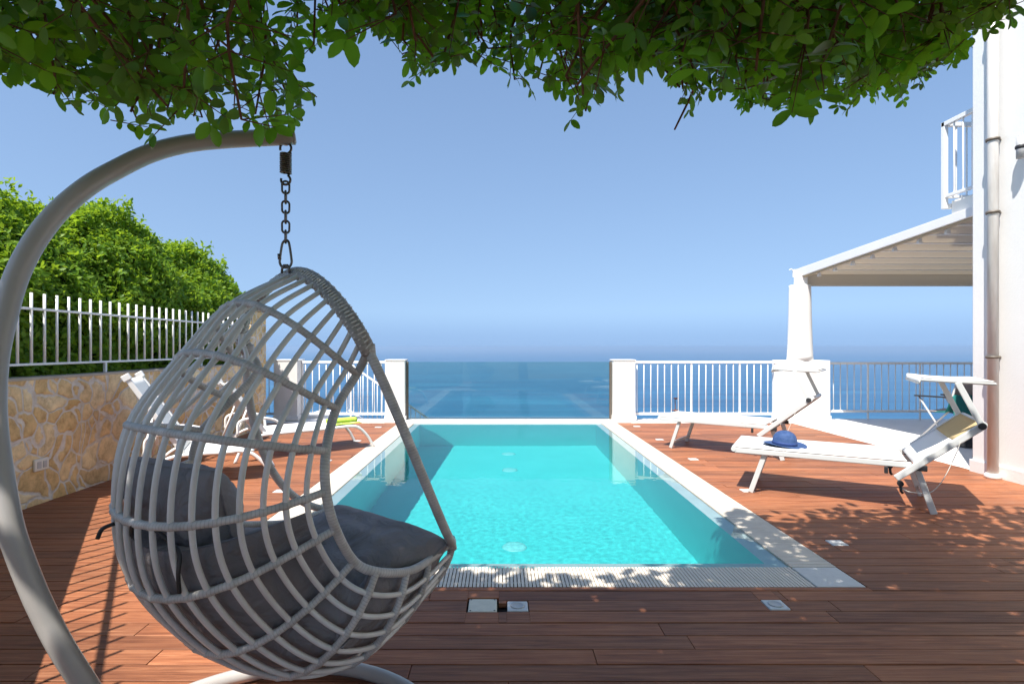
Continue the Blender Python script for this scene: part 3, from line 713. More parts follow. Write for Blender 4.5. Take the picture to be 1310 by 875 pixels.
# blue hat
hat = tag(empty('sun_hat', (2.60, 5.02, .399)), 'blue straw sun hat lying on the near right lounger', 'hat'); hat.rotation_euler = (R(2), R(3), 0)
def brim(r): return .006 + .016 * max(0, (r - .10) / .10) ** 2
b = MB(); pr = [(.100, .012)] + [(r, brim(r) - .0) for r in (.115, .135, .155, .172, .178)] + [(r, brim(r) - .004) for r in (.176, .15, .12, .100)]
b.lathe(pr, (0, 0, 0), 48); o = b.build('brim', 'straw', hat)
for v in o.data.vertices:
    a = math.atan2(v.co.y, v.co.x); rr = math.hypot(v.co.x, v.co.y); v.co.z += .010 * math.sin(2 * a + .6) * max(0, (rr - .1) / .08); v.co.x *= 1.04
b = MB(); b.lathe([(.102, .010), (.104, .03), (.099, .065), (.088, .095), (.068, .118), (.040, .132), (.014, .136), (0, .136)], (0, 0, 0), 40); b.build('crown', 'straw', hat)
b = MB(); b.lathe([(.1045, .014), (.1062, .024), (.1035, .040), (.1025, .041)], (0, 0, 0), 40); b.build('band', m_paint('hat_band', (.025, .06, .2), .7, .1), hat)

# ------------------------------------------------------------------ white resin loungers on the left
def left_lounger(loc, ang, seat, back, backang, label):
    t = tag(empty('resin_lounger', loc, ang), label, 'sun lounger', 'white resin loungers on the left deck')
    W = .62; Z = .29
    for yy in (.0, W):
        pts = catmull([(-.35, yy, .0), (-.27, yy, .16), (-.12, yy, Z - .02), (.1, yy, Z), (seat * .6, yy, Z), (seat - .16, yy, Z + .005), (seat - .04, yy, Z - .035), (seat + .07, yy, .14), (seat + .15, yy, .0)], 6)
        b = MB(); b.tube(pts, .0185, 10)
        b.build('side_frame', 'white', t)
    b = MB(); P = []
    for i in range(21):
        x = -.05 + (seat + .02) * i / 20; zz = Z + .018 - .012 * math.sin(math.pi * i / 20) - (.03 * max(0, (i - 16) / 4) ** 2)
        P.append([(x, .012 + (W - .024) * j / 8, zz) for j in range(9)])
    b.grid(P); o = b.build('seat_sling', 'sling', t); o.modifiers.new('s', 'SOLIDIFY').thickness = .008
    ca, sa = math.cos(backang), math.sin(backang)
    for yy in (.03, W - .03):
        b = MB(); b.bar((-.02, yy, Z + .02), (-.02 - back * ca, yy, Z + .02 + back * sa), .03, .045, (sa, 0, ca)); b.build('backrest_rail', 'white', t, bevel=.006)
        b = MB(); b.bar((-.02 - back * ca, yy, Z + .02 + back * sa), (-.02 - (back + .06) * ca, yy, Z + .02 + (back + .06) * sa), .045, .07, (sa, 0, ca)); b.build('rail_end_cap', 'white', t, bevel=.006)
        b = MB(); b.tube([(-.02 - back * .55 * ca, yy, Z + back * .55 * sa), (-.36, yy, Z - .08)], .011, 8); b.build('back_strut', 'white', t)
        b = MB(); b.tube(catmull([(-.32, yy * 1.1 - .03, Z + .02), (-.3, yy * 1.1 - .03, Z + .17), (-.12, yy * 1.1 - .03, Z + .20), (.1, yy * 1.1 - .03, Z + .15), (.14, yy * 1.1 - .03, Z + .01)], 6), .015, 8); b.build('armrest', 'white', t)
    P = []
    for i in range(13):
        k = back * i / 12
        P.append([(-.02 - k * ca, .02 + (W - .04) * j / 6, Z + .035 + k * sa) for j in range(7)])
    b = MB(); b.grid(P); o = b.build('back_sling', 'sling', t); o.modifiers.new('s', 'SOLIDIFY').thickness = .008
    return t
left_lounger((-2.96, 5.12, 0), math.atan2(.39, .92), .62, .81, R(58), 'near white resin lounger on the left deck, behind the hanging chair back')
left_lounger((-2.70, 6.33, 0), math.atan2(.63, .80), 1.17, .66, R(57), 'farther white resin lounger on the left deck with a lime towel on it')
# rolled towel on the far left lounger
tw = tag(empty('towel', (-2.06, 7.08, .318), math.atan2(.63, .80)), 'rolled lime green towel on the far left lounger', 'towel')
b = MB(); P = []
for i in range(26):
    a = -.6 + 4.6 * math.pi * i / 25; r = .052 - .0012 * i
    P.append([(.19 * (2 * j / 10 - 1), r * 1.15 * math.cos(a), .034 + .62 * r * math.sin(a)) for j in range(11)])
b.grid(P); o = b.build('roll', 'lime', tw); o.modifiers.new('s', 'SOLIDIFY').thickness = .006
b = MB(); b.grid([[(.2 * (2 * j / 8 - 1), -.06 - .035 * i, .004 + .004 * math.sin(j * 1.7 + i)) for j in range(9)] for i in range(4)]); o = b.build('loose_end', 'lime', tw); o.modifiers.new('s', 'SOLIDIFY').thickness = .006

# chair with a teal towel on the paved terrace, half hidden by the house corner
ch = tag(empty('folding_chair', (6.14, 7.55, 0), R(196)), 'brown folding chair with grey legs on the white terrace behind the right lounger', 'chair')
for sx in (-1, 1):
    b = MB(); b.tube([(sx * .24, .22, .0), (sx * .24, -.20, .62)], .012, 8); b.build('leg', 'grey', ch)
    b = MB(); b.tube([(sx * .24, -.22, .0), (sx * .24, .20, .44), (sx * .24, .30, .84)], .012, 8); b.build('leg', 'grey', ch)
    b = MB(); b.bar((sx * .25, -.24, .62), (sx * .25, .26, .63), .045, .02); b.build('armrest', 'black', ch, bevel=.005)
b = MB(); b.grid([[(-.24 + .06 * i, -.20 + .40 * j / 6, .43 - .02 * math.sin(math.pi * i / 8)) for i in range(9)] for j in range(7)]); o = b.build('seat', 'brown_cloth', ch); o.modifiers.new('s', 'SOLIDIFY').thickness = .006
b = MB(); b.grid([[(-.25 + .0625 * i, .20 + .10 * j / 4 + .03 * math.sin(math.pi * i / 8), .56 + .28 * j / 4) for i in range(9)] for j in range(5)]); o = b.build('backrest', 'brown_cloth', ch); o.modifiers.new('s', 'SOLIDIFY').thickness = .006
tt = tag(empty('towel', (6.14, 7.55, 0), R(196)), 'teal towel hanging over the brown folding chair', 'towel')
b = MB(); P = []
for i, (yy, zz) in enumerate([(.345, .30), (.34, .42), (.335, .55), (.325, .66), (.31, .68), (.285, .66), (.26, .55), (.23, .46), (.1, .45)]):
    P.append([(-.34 + .68 * j / 12, yy + .012 * math.sin(j * 1.3 + i), zz - .03 * abs(math.sin(j * .9))) for j in range(13)])
b.grid(P); o = b.build('cloth', 'teal', tt); o.modifiers.new('s', 'SOLIDIFY').thickness = .006
bg = tag(empty('bag', (6.10, 7.12, 0)), 'dark bag standing by the folding chair on the white terrace', 'bag')
b = MB(); b.hexa([(-.13, -.08, 0), (.13, -.08, 0), (.13, .08, 0), (-.13, .08, 0), (-.11, -.05, .26), (.11, -.05, .26), (.11, .05, .26), (-.11, .05, .26)]); b.build('body', 'black', bg, bevel=.02)
b = MB(); b.tube(catmull([(-.07, 0, .255), (-.06, 0, .36), (0, 0, .40), (.06, 0, .36), (.07, 0, .255)], 6), .009, 8); b.build('handle', 'black', bg)
# dry flower stalk showing through the right railing
dp = tag(empty('dry_plant', (3.24, 10.15, -.5)), 'dark dry flower stalk behind the right railing', 'plant')
b = MB(); b.tube(catmull([(0, 0, 0), (.01, 0, .35), (-.01, .01, .82)], 6), .008, 6); b.build('stem', 'bark', dp)
for dz, s in ((.84, .05), (.62, .07), (.58, .06)):
    for k in range(5):
        b = MB(); a = k * 1.256 + dz * 9; b.tube([(0, 0, dz - .01), (.5 * s * math.cos(a), .5 * s * math.sin(a), dz + .012), (s * math.cos(a), s * math.sin(a), dz + .004)], [.008, .013, .004], 6); b.build('seed_head', 'pod', dp)

# ------------------------------------------------------------------ hanging chair
CR = [[0.0623, 0.3279, 1.2883, 0.0301, 1.5481, 0.0722, 0.0301, 0.1347], [0.0669, 0.2718, 1.2158, -0.1688, 1.4346, 0.1405, 0.0375, 0.2011], [-0.0208, 0.2812, 1.1159, -0.2953, 1.283, 0.1437, 0.0459, 0.2497], [-0.1032, 0.3379, 1.0065, -0.431, 1.0812, 0.1058, 0.0359, 0.3073], [-0.1233, 0.3633, 0.8992, -0.4711, 0.8456, 0.1079, -0.0183, 0.2906], [-0.0954, 0.3701, 0.7885, -0.4346, 0.6423, 0.1118, -0.0476, 0.2656], [-0.0226, 0.3621, 0.6731, -0.2919, 0.4295, 0.0716, -0.0348, 0.2604], [0.0293, 0.3982, 0.6338, -0.1155, 0.2833, 0.0712, 0.023, 0.3013], [0.1477, 0.4074, 0.5958, 0.073, 0.2216, 0.0623, 0.0336, 0.3077], [0.2914, 0.3704, 0.5758, 0.2356, 0.2411, 0.0261, 0.0233, 0.27], [0.4518, 0.3417, 0.5905, 0.3788, 0.2626, -0.0152, 0.001, 0.1989]]
PHI, CYC, BARC = .9736, 1.8244, ((.0815, .3973, 1.1805), (.2202, .5451, .6293))
CXC = (366 - 641) / 700 * CYC
chair = tag(empty('hanging_chair', (CXC, CYC, 0), PHI), 'grey rattan hanging egg chair with open basket weave by the pool', 'hanging chair')
def bez(P, t): a, b_, c_, d_ = P; return (1 - t) ** 3 * a + 3 * t * (1 - t) ** 2 * b_ + 3 * t * t * (1 - t) * c_ + t ** 3 * d_
def half(row, n=40):      # right side (negative y) from rim to midplane, arc-length even
    uN, wN, zN, uM, zM, a, bb, cc = row
    P = [Vector(p) for p in ((uN, -wN, zN), (uN - a, -(wN + bb), zN + (zM - zN) * .3), (uM, -cc, zM), (uM, 0, zM))]
    raw = [bez(P, k / 120) for k in range(121)]; L = [0]
    for p, q in zip(raw[:-1], raw[1:]): L.append(L[-1] + (q - p).length)
    return [raw[int(round(np.interp(L[-1] * k / n, L, np.arange(121))))] if False else Vector([float(np.interp(L[-1] * k / n, L, [r[i] for r in raw])) for i in range(3)]) for k in range(n + 1)]
HALF = [half(r) for r in CR]
def mir(p): return Vector((p.x, -p.y, p.z))
def full(k): h = HALF[k]; return h + [mir(p) for p in h[-2::-1]]
FULL = [full(k) for k in range(11)]       # 81 points each, right rim -> back -> left rim
# arch (two strands wrapped together)
h0 = FULL[0]
for off in (-.011, .011):
    b = MB(); b.tube([p + Vector((off * .7, 0, off * .7)) for p in h0], .016, 10); b.build('arch', 'braid', chair)
# spiral lacing over the arch
b = MB(); pts = []; P = h0; L = 0
for i in range(len(P) * 6 - 6):
    k, f = divmod(i, 6); p = P[k].lerp(P[k + 1], f / 6); tg = (P[k + 1] - P[k]).normalized()
    s = Vector((.707, 0, .707)); s = (s - tg * s.dot(tg)).normalized(); q = tg.cross(s); a = i * .95
    pts.append(p + s * (.0265 * math.cos(a)) + q * (.016 * math.sin(a)))
b.tube(pts, .0028, 6); b.build('lacing', 'rib', chair)
for k in range(1, 10):
    P = [FULL[k][i // 3].lerp(FULL[k][min(i // 3 + 1, 80)], (i % 3) / 3) for i in range(241)]
    b = MB(); b.tube(P, [.0108 + .0022 * math.exp(-(((i + 6) % 12 - 6) / 2.0) ** 2) for i in range(241)], 10); b.build('hoop', 'rattan', chair)
b = MB(); b.tube(FULL[10], .013, 10); b.build('front_lip', 'rattan', chair)
for f in (lambda p: p, mir):
    b = MB(); b.tube([f(p) for p in catmull([HALF[k][0] for k in range(11)], 6)], .0135, 12); b.build('side_rim', 'rattan', chair)
    N0, NJ = HALF[0][0], HALF[10][0]; Q = [N0, Vector((BARC[0][0], -BARC[0][1], BARC[0][2])), Vector((BARC[1][0], -BARC[1][1], BARC[1][2])), NJ]
    b = MB(); b.tube([f(bez(Q, k / 40)) for k in range(41)], .0155, 12); b.build('front_rim', 'rattan', chair)
    b = MB(); j = f(HALF[0][0]); b.tube([j + Vector((0, 0, .02)), j + Vector((.004, 0, -.015))], .021, 10); b.build('joint_wrap', 'rattan', chair); b = MB(); j = f(NJ); b.tube([j + Vector((-.012, 0, .014)), j + Vector((.0, 0, -.03))], .019, 10); b.build('joint_wrap', 'rattan', chair)
# ribs
for j in range(-10, 11):
    idx = 40 + j * 4
    if abs(j) == 10: continue
    pts = catmull([FULL[k][idx] for k in range(11)], 8)
    b = MB(); b.tube(pts, .0082, 8); b.build('rib', 'rib', chair)
# basket surface for the cushions: k row coordinate, v in [-1,1]
def surf(k, v):
    k = min(k, 10.0); i = min(int(k), 9); f = k - i; idx = 40 + v * 40; a = int(min(max(idx, 0), 79)); g = idx - a
    rowp = []
    for r in (max(i - 1, 0), i, i + 1, min(i + 2, 10)): rowp.append(FULL[r][a].lerp(FULL[r][a + 1], g))
    p0, p1, p2, p3 = rowp
    return .5 * ((2 * p1) + (p2 - p0) * f + (2 * p0 - 5 * p1 + 4 * p2 - p3) * f * f + (3 * p1 - p0 - 3 * p2 + p3) * f ** 3)
CC = Vector((.02, 0, .80))
def inward(k, v):
    e = .05; a = surf(min(k + e, 10), v) - surf(max(k - e, 0), v); c_ = surf(k, min(v + .02, 1)) - surf(k, max(v - .02, -1))
    n_ = a.cross(c_).normalized(); d_ = CC - surf(k, v)
    if n_.dot(d_) < 0: n_ = -n_
    return (n_ * .6 + d_.normalized() * .4).normalized()
def pad(name, k0, k1, v0, v1, th, lab, cat, nk=34, nv=46, lift=.016, tufts=(), parent=None, seed=0):
    top, bot = [], []
    for i in range(nk + 1):
        a = i / nk; k = k0 + (k1 - k0) * a; ra, rb = [], []
        for j in range(nv + 1):
            c_ = j / nv; v = v0 + (v1 - v0) * c_
            ea = max(1 - abs(2 * a - 1) ** 3.6, 0) ** .5; ec = max(1 - abs(2 * c_ - 1) ** 4, 0) ** .5
            puff = ea * ec; s = surf(k, v); n_ = inward(k, v)
            nz = noise.noise(Vector((k * .9 + seed, v * 4, 1))) * .026 + noise.noise(Vector((k * 2.6, v * 10 + seed, 4))) * .014 - .012 * abs(noise.noise(Vector((k * 3.5 + seed, v * 5, 9))))
            dent = 0
            for (tk, tv, ts, td) in tufts: dent += td * math.exp(-((k - tk) / ts) ** 2 - ((v - tv) / (ts * .22)) ** 2)
            h = lift + .02 + ((th(k, v) if callable(th) else th) + nz - dent) * puff
            ra.append(s + n_ * max(h, lift + .018)); rb.append(s + n_ * (lift + .018 - .014 * puff))
        top.append(ra); bot.append(rb)
    b = MB(); b.grid(top); b.grid([r[::-1] for r in bot])
    return b.build(name, 'cushion', parent, weld=.0008)
def pillow(cen, w, h, th, tilt, yaw, parent, nm='pad', sd=0):
    M_ = Matrix.Translation(cen) @ Matrix.Rotation(yaw, 4, 'Z') @ Matrix.Rotation(tilt, 4, 'Y')
    n_ = 44; F_, B_ = [], []
    for i in range(n_ + 1):
        a = 2 * i / n_ - 1; rf, rb = [], []
        for j in range(n_ + 1):
            c_ = 2 * j / n_ - 1
            pinch = 1 - .07 * (1 - abs(a)) ** 1 * abs(c_) ** 3; pinch2 = 1 - .07 * (1 - abs(c_)) * abs(a) ** 3
            p = (max(0, 1 - abs(a) ** 3.2) * max(0, 1 - abs(c_) ** 3.2)) ** .42 * th / 2
            wr = noise.noise(Vector((a * 2.2 + sd, c_ * 2.2, 3))) * .030 * (p > 0) + noise.noise(Vector((a * 5, c_ * 3.5 + sd, 7))) * .016 * (p > 0) - .02 * max(0, .22 - abs(noise.noise(Vector((a * 1.6 + sd, c_ * 2.4, 5))))) * 4 * (p > 0)
            yy, zz = w / 2 * c_ * pinch, h / 2 * a * pinch2
            rf.append(M_ @ Vector((p + wr * (1 - max(abs(a), abs(c_)) ** 4), yy, zz))); rb.append(M_ @ Vector((-p * .85 - wr * .6 * (1 - max(abs(a), abs(c_)) ** 4), yy, zz)))
        F_.append(rf); B_.append(rb)
    b = MB(); b.grid(F_); b.grid([r[::-1] for r in B_]); b.build(nm, 'cushion', parent, weld=.0008)
    b = MB(); ed = [F_[0][j] for j in range(n_)] + [F_[i][n_] for i in range(n_)] + [F_[n_][j] for j in range(n_, 0, -1)] + [F_[i][0] for i in range(n_, 0, -1)]
    b.tube(ed, .004, 6, closed=True); b.build('piping', 'cushion', parent)
sc_ = tag(empty('seat_cushion', (CXC, CYC, 0), PHI), 'thick charcoal seat cushion lining the bottom of the hanging chair', 'cushion')
pad('back_pad', 4.4, 7.35, -.90, .97, .12, '', '', parent=sc_, tufts=((6.0, .1, .6, .03),), seed=2)
pad('front_pad', 7.05, 10.15, -.99, .99, .13, '', '', parent=sc_, tufts=((8.6, -.35, .5, .05), (8.0, .2, .6, .04), (9.2, .55, .5, .04)), seed=5)
pl = tag(empty('back_pillow', (CXC, CYC, 0), PHI), 'charcoal back pillow tied upright inside the hanging chair', 'pillow')
pillow(Vector((.185, -.05, .525)), .64, .48, .27, R(68), R(-4), sc_, 'bolster', 3.1)
pillow(Vector((-.295, .065, .785)), .43, .38, .18, R(-16), R(8), pl)
for q, r_ in (([(-.46, .00, .80), (-.475, -.05, .845), (-.455, -.11, .84), (-.435, -.15, .81), (-.42, -.17, .78), (-.425, -.175, .73), (-.42, -.17, .68)], .0055), ([(-.465, .09, .82), (-.49, .10, .81), (-.50, .105, .785)], .0055)):
    b = MB(); b.tube(catmull(q, 6), r_, 6); b.build('tie', 'black', pl)

# stand
st = tag(empty('hanging_chair_stand', (-.74, 1.58, 0)), 'curved grey metal stand pole carrying the hanging chair', 'stand')
def px(x, y, Y): return Vector(((x - 641) / 700 * Y, Y, EYE + (444 - y) / 700 * Y))
T = [(374, 175, 1.824), (343, 176.5, 1.80), (291, 179, 1.755), (240, 184, 1.69), (192, 196.5, 1.63), (147, 218, 1.575), (113, 238, 1.525), (77, 268, 1.48), (51, 299, 1.445), (31, 332, 1.415), (17, 365, 1.395), (6, 405, 1.375), (-4, 450, 1.355), (-8.5, 500, 1.335), (-7, 550, 1.32), (1, 610, 1.31), (15, 680, 1.305), (39.5, 747, 1.315), (59, 790, 1.325), (79, 828, 1.335), (109, 875, 1.36)]
pts = [px(*q) for q in T] + [Vector((-.985, 1.43, .27)), Vector((-.90, 1.50, .085)), Vector((-.80, 1.56, .045))]
b = MB(); b.tube(catmull(pts, 5), .0265, 18); pole = pbuild(b, 'pole', 'pole', st)
b = MB(); e0 = pts[0]; d = (pts[0] - pts[1]).normalized(); b.tube([e0, e0 + d * .006, e0 + d * .010], [.0268, .0268, .02], 18); pbuild(b, 'end_cap', 'grey', st)
b = MB(); b.tube([(-.74 + .60 * math.cos(a), 1.58 + .60 * math.sin(a), .03) for a in [2 * math.pi * k / 72 for k in range(72)]], .027, 14, closed=True); pbuild(b, 'base_ring', 'pole', st)
b = MB(); b.tube([(-1.31, 1.56, .03), (-.17, 1.56, .03)], .024, 12); pbuild(b, 'base_bar', 'pole', st)
# chain: hook, spring, links, carabiner
HYc = 1.818; hx = (366 - 641) / 700 * HYc
cn = tag(empty('hanging_chain', (hx, HYc, 1.55)), 'steel chain with coil spring and snap hook above the hanging chair', 'chain')
def zz(y): return EYE + (444 - y) / 700 * HYc
def loopl(c_, a, h, r, ang, seg=28):   # stadium link, half width a, half height h
    pts = []
    for k in range(seg):
        q = 2 * math.pi * k / seg; x = a * math.cos(q); z = (h - a) * (1 if math.sin(q) >= 0 else -1) + a * math.sin(q)
        pts.append(Vector((x * math.cos(ang), x * math.sin(ang), z)) + Vector(c_))
    return pts
X = (365.5 - 641) / 700 * HYc
b = MB(); b.tube([(X, HYc, zz(178)), (X, HYc, zz(186))], .008, 8); pbuild(b, 'eye_bolt', 'steel', cn)
def arc(cz, r, a0, a1, n=18, x=X): return [(x + r * math.cos(R(a0 + (a1 - a0) * k / n)), HYc, cz + r * math.sin(R(a0 + (a1 - a0) * k / n))) for k in range(n + 1)]
b = MB(); b.tube(arc(zz(190), .0185, 200, -90), .0042, 8); pbuild(b, 'hook', 'steel', cn)
b = MB(); b.tube([(X + .0165 * math.cos(k * .55), HYc + .0165 * math.sin(k * .55), zz(196) - (zz(196) - zz(222)) * k / 115) for k in range(116)], .0033, 6); pbuild(b, 'spring', 'steel', cn)
b = MB(); b.tube([(X, HYc, zz(220)), (X + .012, HYc, zz(224))] + arc(zz(230.5), .0155, 60, -200), .0042, 8); pbuild(b, 'hook', 'steel', cn)
y = 240
for i in range(6):
    hgt = 15.5 if i else 13
    b = MB(); b.tube(loopl((X, HYc, zz(y)), .0115, .0205, .0036, R(20 if i % 2 == 0 else 105)), .0036, 8, closed=True); pbuild(b, 'link', 'steel', cn); y += 12.6
b = MB(); yb = 322
pts = [(X - .004, HYc, zz(308)), (X + .006, HYc, zz(308)), (X + .012, HYc, zz(313)), (X + .019, HYc, zz(331)), (X + .019, HYc, zz(337)), (X + .010, HYc, zz(342)), (X - .010, HYc, zz(342)), (X - .019, HYc, zz(337)), (X - .019, HYc, zz(331)), (X - .012, HYc, zz(313))]
q = [Vector(p) for p in pts]; q = catmull(q + [q[0]], 4)[:-1]; b.tube(q, .0042, 8, closed=True); pbuild(b, 'snap_hook', 'steel', cn)
b = MB(); b.tube([(X - .022, HYc, zz(325)), (X - .020, HYc, zz(332))], .0062, 8); pbuild(b, 'hook_gate', 'steel', cn)
b = MB(); b.tube([(X - .013, HYc, 1.545), (X - .012, HYc, zz(344)), (X - .006, HYc, zz(339.5)), (X + .006, HYc, zz(339.5)), (X + .012, HYc, zz(344)), (X + .013, HYc, 1.545)], .0045, 8); pbuild(b, 'eye_loop', 'steel', chair)

# ------------------------------------------------------------------ carob tree overhead
tree = tag(empty('carob_tree', (.9, -1.9, 0)), 'dark green leafy tree crown hanging over the terrace at the top', 'tree')
ENV = [(-250, 120), (-60, 110), (0, 106), (22, 92), (45, 100), (60, 132), (82, 158), (105, 150), (130, 168), (165, 160), (190, 172), (215, 150), (235, 152), (262, 166), (295, 172), (335, 174), (376, 172), (388, 138), (394, 78), (415, 56), (440, 62), (462, 52), (490, 40), (506, 58), (520, 98), (548, 112), (575, 112), (588, 84), (606, 62), (628, 92), (645, 122), (668, 116), (692, 128), (712, 112), (726, 160), (740, 176), (757, 160), (775, 122), (802, 110), (822, 88), (848, 74), (866, 120), (885, 172), (900, 140), (918, 118), (950, 140), (985, 138), (1020, 154), (1050, 132), (1076, 150), (1092, 124), (1112, 132), (1150, 118), (1170, 128), (1186, 98), (1212, 106), (1228, 70), (1250, 42), (1275, 50), (1305, 40), (1330, 30), (1500, 30)]
EX = np.array([e[0] for e in ENV], float); EY = np.array([e[1] for e in ENV], float)
def env(x): return float(np.interp(x, EX, EY))
def topx(p): return 641 + 700 * p.x / p.y, 444 + 700 * (EYE - p.z) / p.y
LP, LD, LN, LL, LWd, LY = [], [], [], [], [], []
twb = MB(); ntw = 0
def leaflet(p, d, nrm, L, young):
    LP.append(tuple(p)); LD.append(tuple(d)); LN.append(tuple(nrm)); LL.append(L); LWd.append(L * rnd.uniform(.42, .56)); LY.append(young)
def ymax(X): return 1.62 + 1.13 * min(1, max(0, (X - .05) / .6))
def rag(x, Y):
    return 15 * noise.noise(Vector((x * .022, Y * 3.1, 2))) + 13 * noise.noise(Vector((x * .07, Y * 3.1, 8)))
def compound(p, d, L, young, pairs, slack):
    """pinnate leaf: rachis p->p+d*L with paired oval leaflets, kept inside the crown outline"""
    tip = p + d * L
    if tip.y > .7:
        x, y = topx(tip)
        if y > env(x) + rag(x, tip.y) - 8 + slack: return False
    up = Vector((rnd.gauss(0, .6), rnd.gauss(-.35, .75), .55)); sd = d.cross(up).normalized(); up = sd.cross(d).normalized()
    ll = L * rnd.uniform(.36, .48)
    for k in range(pairs):
        u = .22 + .74 * k / max(pairs - 1, 1); c_ = p + d * (L * u)
        for s in (-1, 1):
            dd = (sd * s * 1.0 + d * rnd.uniform(.25, .7) + up * rnd.uniform(-.35, .15)).normalized()
            leaflet(c_, dd, up + Vector((rnd.gauss(0, .25), rnd.gauss(0, .25), 0)), ll * rnd.uniform(.85, 1.12) * (.7 if k == 0 else 1), young)
    if rnd.random() < .4: leaflet(tip, (d + up * rnd.uniform(-.3, .1)).normalized(), up, ll * .9, young)
    twb.tube([p, p + d * L], [.0016, .0009], 4, cap=False)
    return True
def hsh(x, y): return noise.noise(Vector((x * .011, y * 2.2, 7)))
tries = 0
NTW = 330
while ntw < NTW and tries < 40000:
    tries += 1
    pxx = rnd.uniform(-150, 1420); Y = rnd.uniform(1.0, 2.7); e = env(pxx) + rag(pxx, Y)
    X_ = (pxx - 641) / 700 * Y
    if X_ < -1.72 or X_ > 3.3 or Y > ymax(X_) + .06: continue
    rr = min(rnd.gammavariate(1.6, 50.0), 420); py = e - rr
    tip = px(pxx, py, Y)
    if tip.z > 3.15: continue
    thin = 1.0
    if 395 < pxx < 510 and rr > 70: thin = .5
    if 20 < pxx < 110 and py < 60: thin = .3
    if 860 < pxx < 700: thin = .7
    if 1235 < pxx: thin = .4
    if rnd.random() > thin: continue
    if rr > 25 and noise.noise(Vector((pxx * .016, py * .022, Y * 1.3))) < -.02: continue
    stt = tip + Vector((rnd.gauss(0, .10), rnd.uniform(-.28, .05), rnd.uniform(.10, .30))); mid = stt.lerp(tip, .5) + Vector((rnd.gauss(0, .03), rnd.gauss(0, .03), .03))
    ax = catmull([stt, mid, tip], 3); young = 1 if (hsh(pxx, Y) > .12 and rnd.random() < .6) or rnd.random() < .06 else 0
    big = rnd.uniform(.076, .118) * (.8 if young else 1.0) * (1.0 if Y < 1.7 else 1.06); ok = 0
    slack = 14 if rnd.random() < .25 else 0
    for q in range(len(ax)):
        for s in range(1 if q < 3 else 2):
            p = ax[q]; d = Vector((rnd.gauss(0, 1), rnd.gauss(0, .8), rnd.gauss(-.5, .45))).normalized()
            if compound(p, d, big * rnd.uniform(.85, 1.15), young, rnd.choice([2, 2, 3, 3, 4]), slack): ok += 1
    if ok:
        ntw += 1
        x, y = topx(ax[-1])
        if y < env(x) - 12: twb.tube(ax, [.0044 - .0003 * i for i in range(len(ax))], 5, cap=False)
LYa = np.array(LY)
A = [np.array(v, float) for v in (LP, LD, LN, LL, LWd)]
for yv, nm, mm in ((0, 'foliage', 'leaf'), (1, 'young_foliage', 'leaf_young')):
    k = LYa == yv
    add_leaf_arrays(A[0][k], A[1][k], A[2][k], A[3][k], A[4][k], .22, nr.uniform(.0, .3, k.sum()), nm, mm, tree, 5)
# the rest of the crown over and behind the viewer (casts the shade on the deck)
n = 50000
pp = np.stack([nr.uniform(-1.75, 3.3, n), nr.uniform(-2.6, 2.75, n), nr.uniform(2.3, 3.7, n)], 1)
keep = (pp[:, 2] > 1.3 + .66 * np.maximum(pp[:, 1], 0) + .09)
keep &= pp[:, 1] < np.array([ymax(v) for v in pp[:, 0]])
keep &= np.array([noise.noise(Vector((p[0] * 1.5, p[1] * 1.5, p[2] * 1.5))) > -.42 for p in pp])
pp = pp[keep]; n = len(pp); dd = nr.normal(size=(n, 3)); nn = nr.normal(size=(n, 3)) * .5 + np.array([0, 0, 1.]); l_ = nr.uniform(.09, .15, n)
add_leaf_arrays(pp, dd, nn, l_, l_ * .55, .2, nr.uniform(0, .3, n), 'upper_foliage', 'leaf', tree, 3)
# trunk and limbs
b = MB(); b.tube(catmull([(.9, -1.9, -.1), (.86, -1.85, .6), (.95, -1.8, 1.3), (.8, -1.7, 2.0), (.7, -1.5, 2.6)], 6), [.20 - .0042 * i for i in range(25)], 14); pbuild(b, 'trunk', 'bark', tree)
for P, r in (([(.75, -1.6, 2.3), (.3, -.6, 2.75), (-.3, .5, 2.85), (-.95, 1.5, 2.62), (-1.10, 1.75, 2.42)], .06), ([(.75, -1.55, 2.4), (.9, -.4, 2.85), (.95, .7, 2.95), (.75, 1.7, 2.75), (.58, 2.0, 2.35)], .055), ([(.75, -1.6, 2.3), (1.5, -.5, 2.75), (1.8, .7, 2.9), (1.35, 1.6, 2.55), (1.5, 2.05, 2.32)], .055), ([(.7, -1.6, 2.4), (-.6, -1.0, 2.8), (-1.6, .2, 2.85), (-1.7, 1.4, 2.7)], .05), ([(.8, -1.6, 2.4), (2.1, -1.0, 2.8), (2.8, .4, 2.9), (2.6, 1.6, 2.7)], .05)):
    c_ = catmull(P, 8); b = MB(); b.tube(c_, [r * (1 - .9 * i / (len(c_) - 1)) + .004 for i in range(len(c_))], 8); pbuild(b, 'limb', 'bark', tree)
# reddish hanging twigs seen in the gaps
for q in ([(985, 2, 1.9), (935, 30, 1.85), (905, 70, 1.8), (885, 120, 1.75), (863, 166, 1.72)], [(228, -20, 1.6), (236, 20, 1.6), (246, 45, 1.6), (240, 64, 1.62)], [(240, 20, 1.7), (268, 40, 1.75), (300, 68, 1.8)], [(60, -10, 1.7), (66, 20, 1.7), (76, 60, 1.72), (80, 95, 1.75)], [(1060, -20, 1.6), (1085, 20, 1.62), (1115, 50, 1.66), (1150, 80, 1.7)], [(1010, 10, 1.8), (1050, 35, 1.8), (1090, 55, 1.8), (1140, 75, 1.8)], [(815, 0, 2.0), (800, 30, 2.0), (790, 70, 2.0), (775, 100, 2.0)]):
    c_ = catmull([px(*p) for p in q], 5); b = MB(); b.tube(c_, [.0075 - .0045 * i / (len(c_) - 1) for i in range(len(c_))], 7); pbuild(b, 'twig', m_paint('red_bark', (.26, .105, .065), .8, .3, 30), tree)
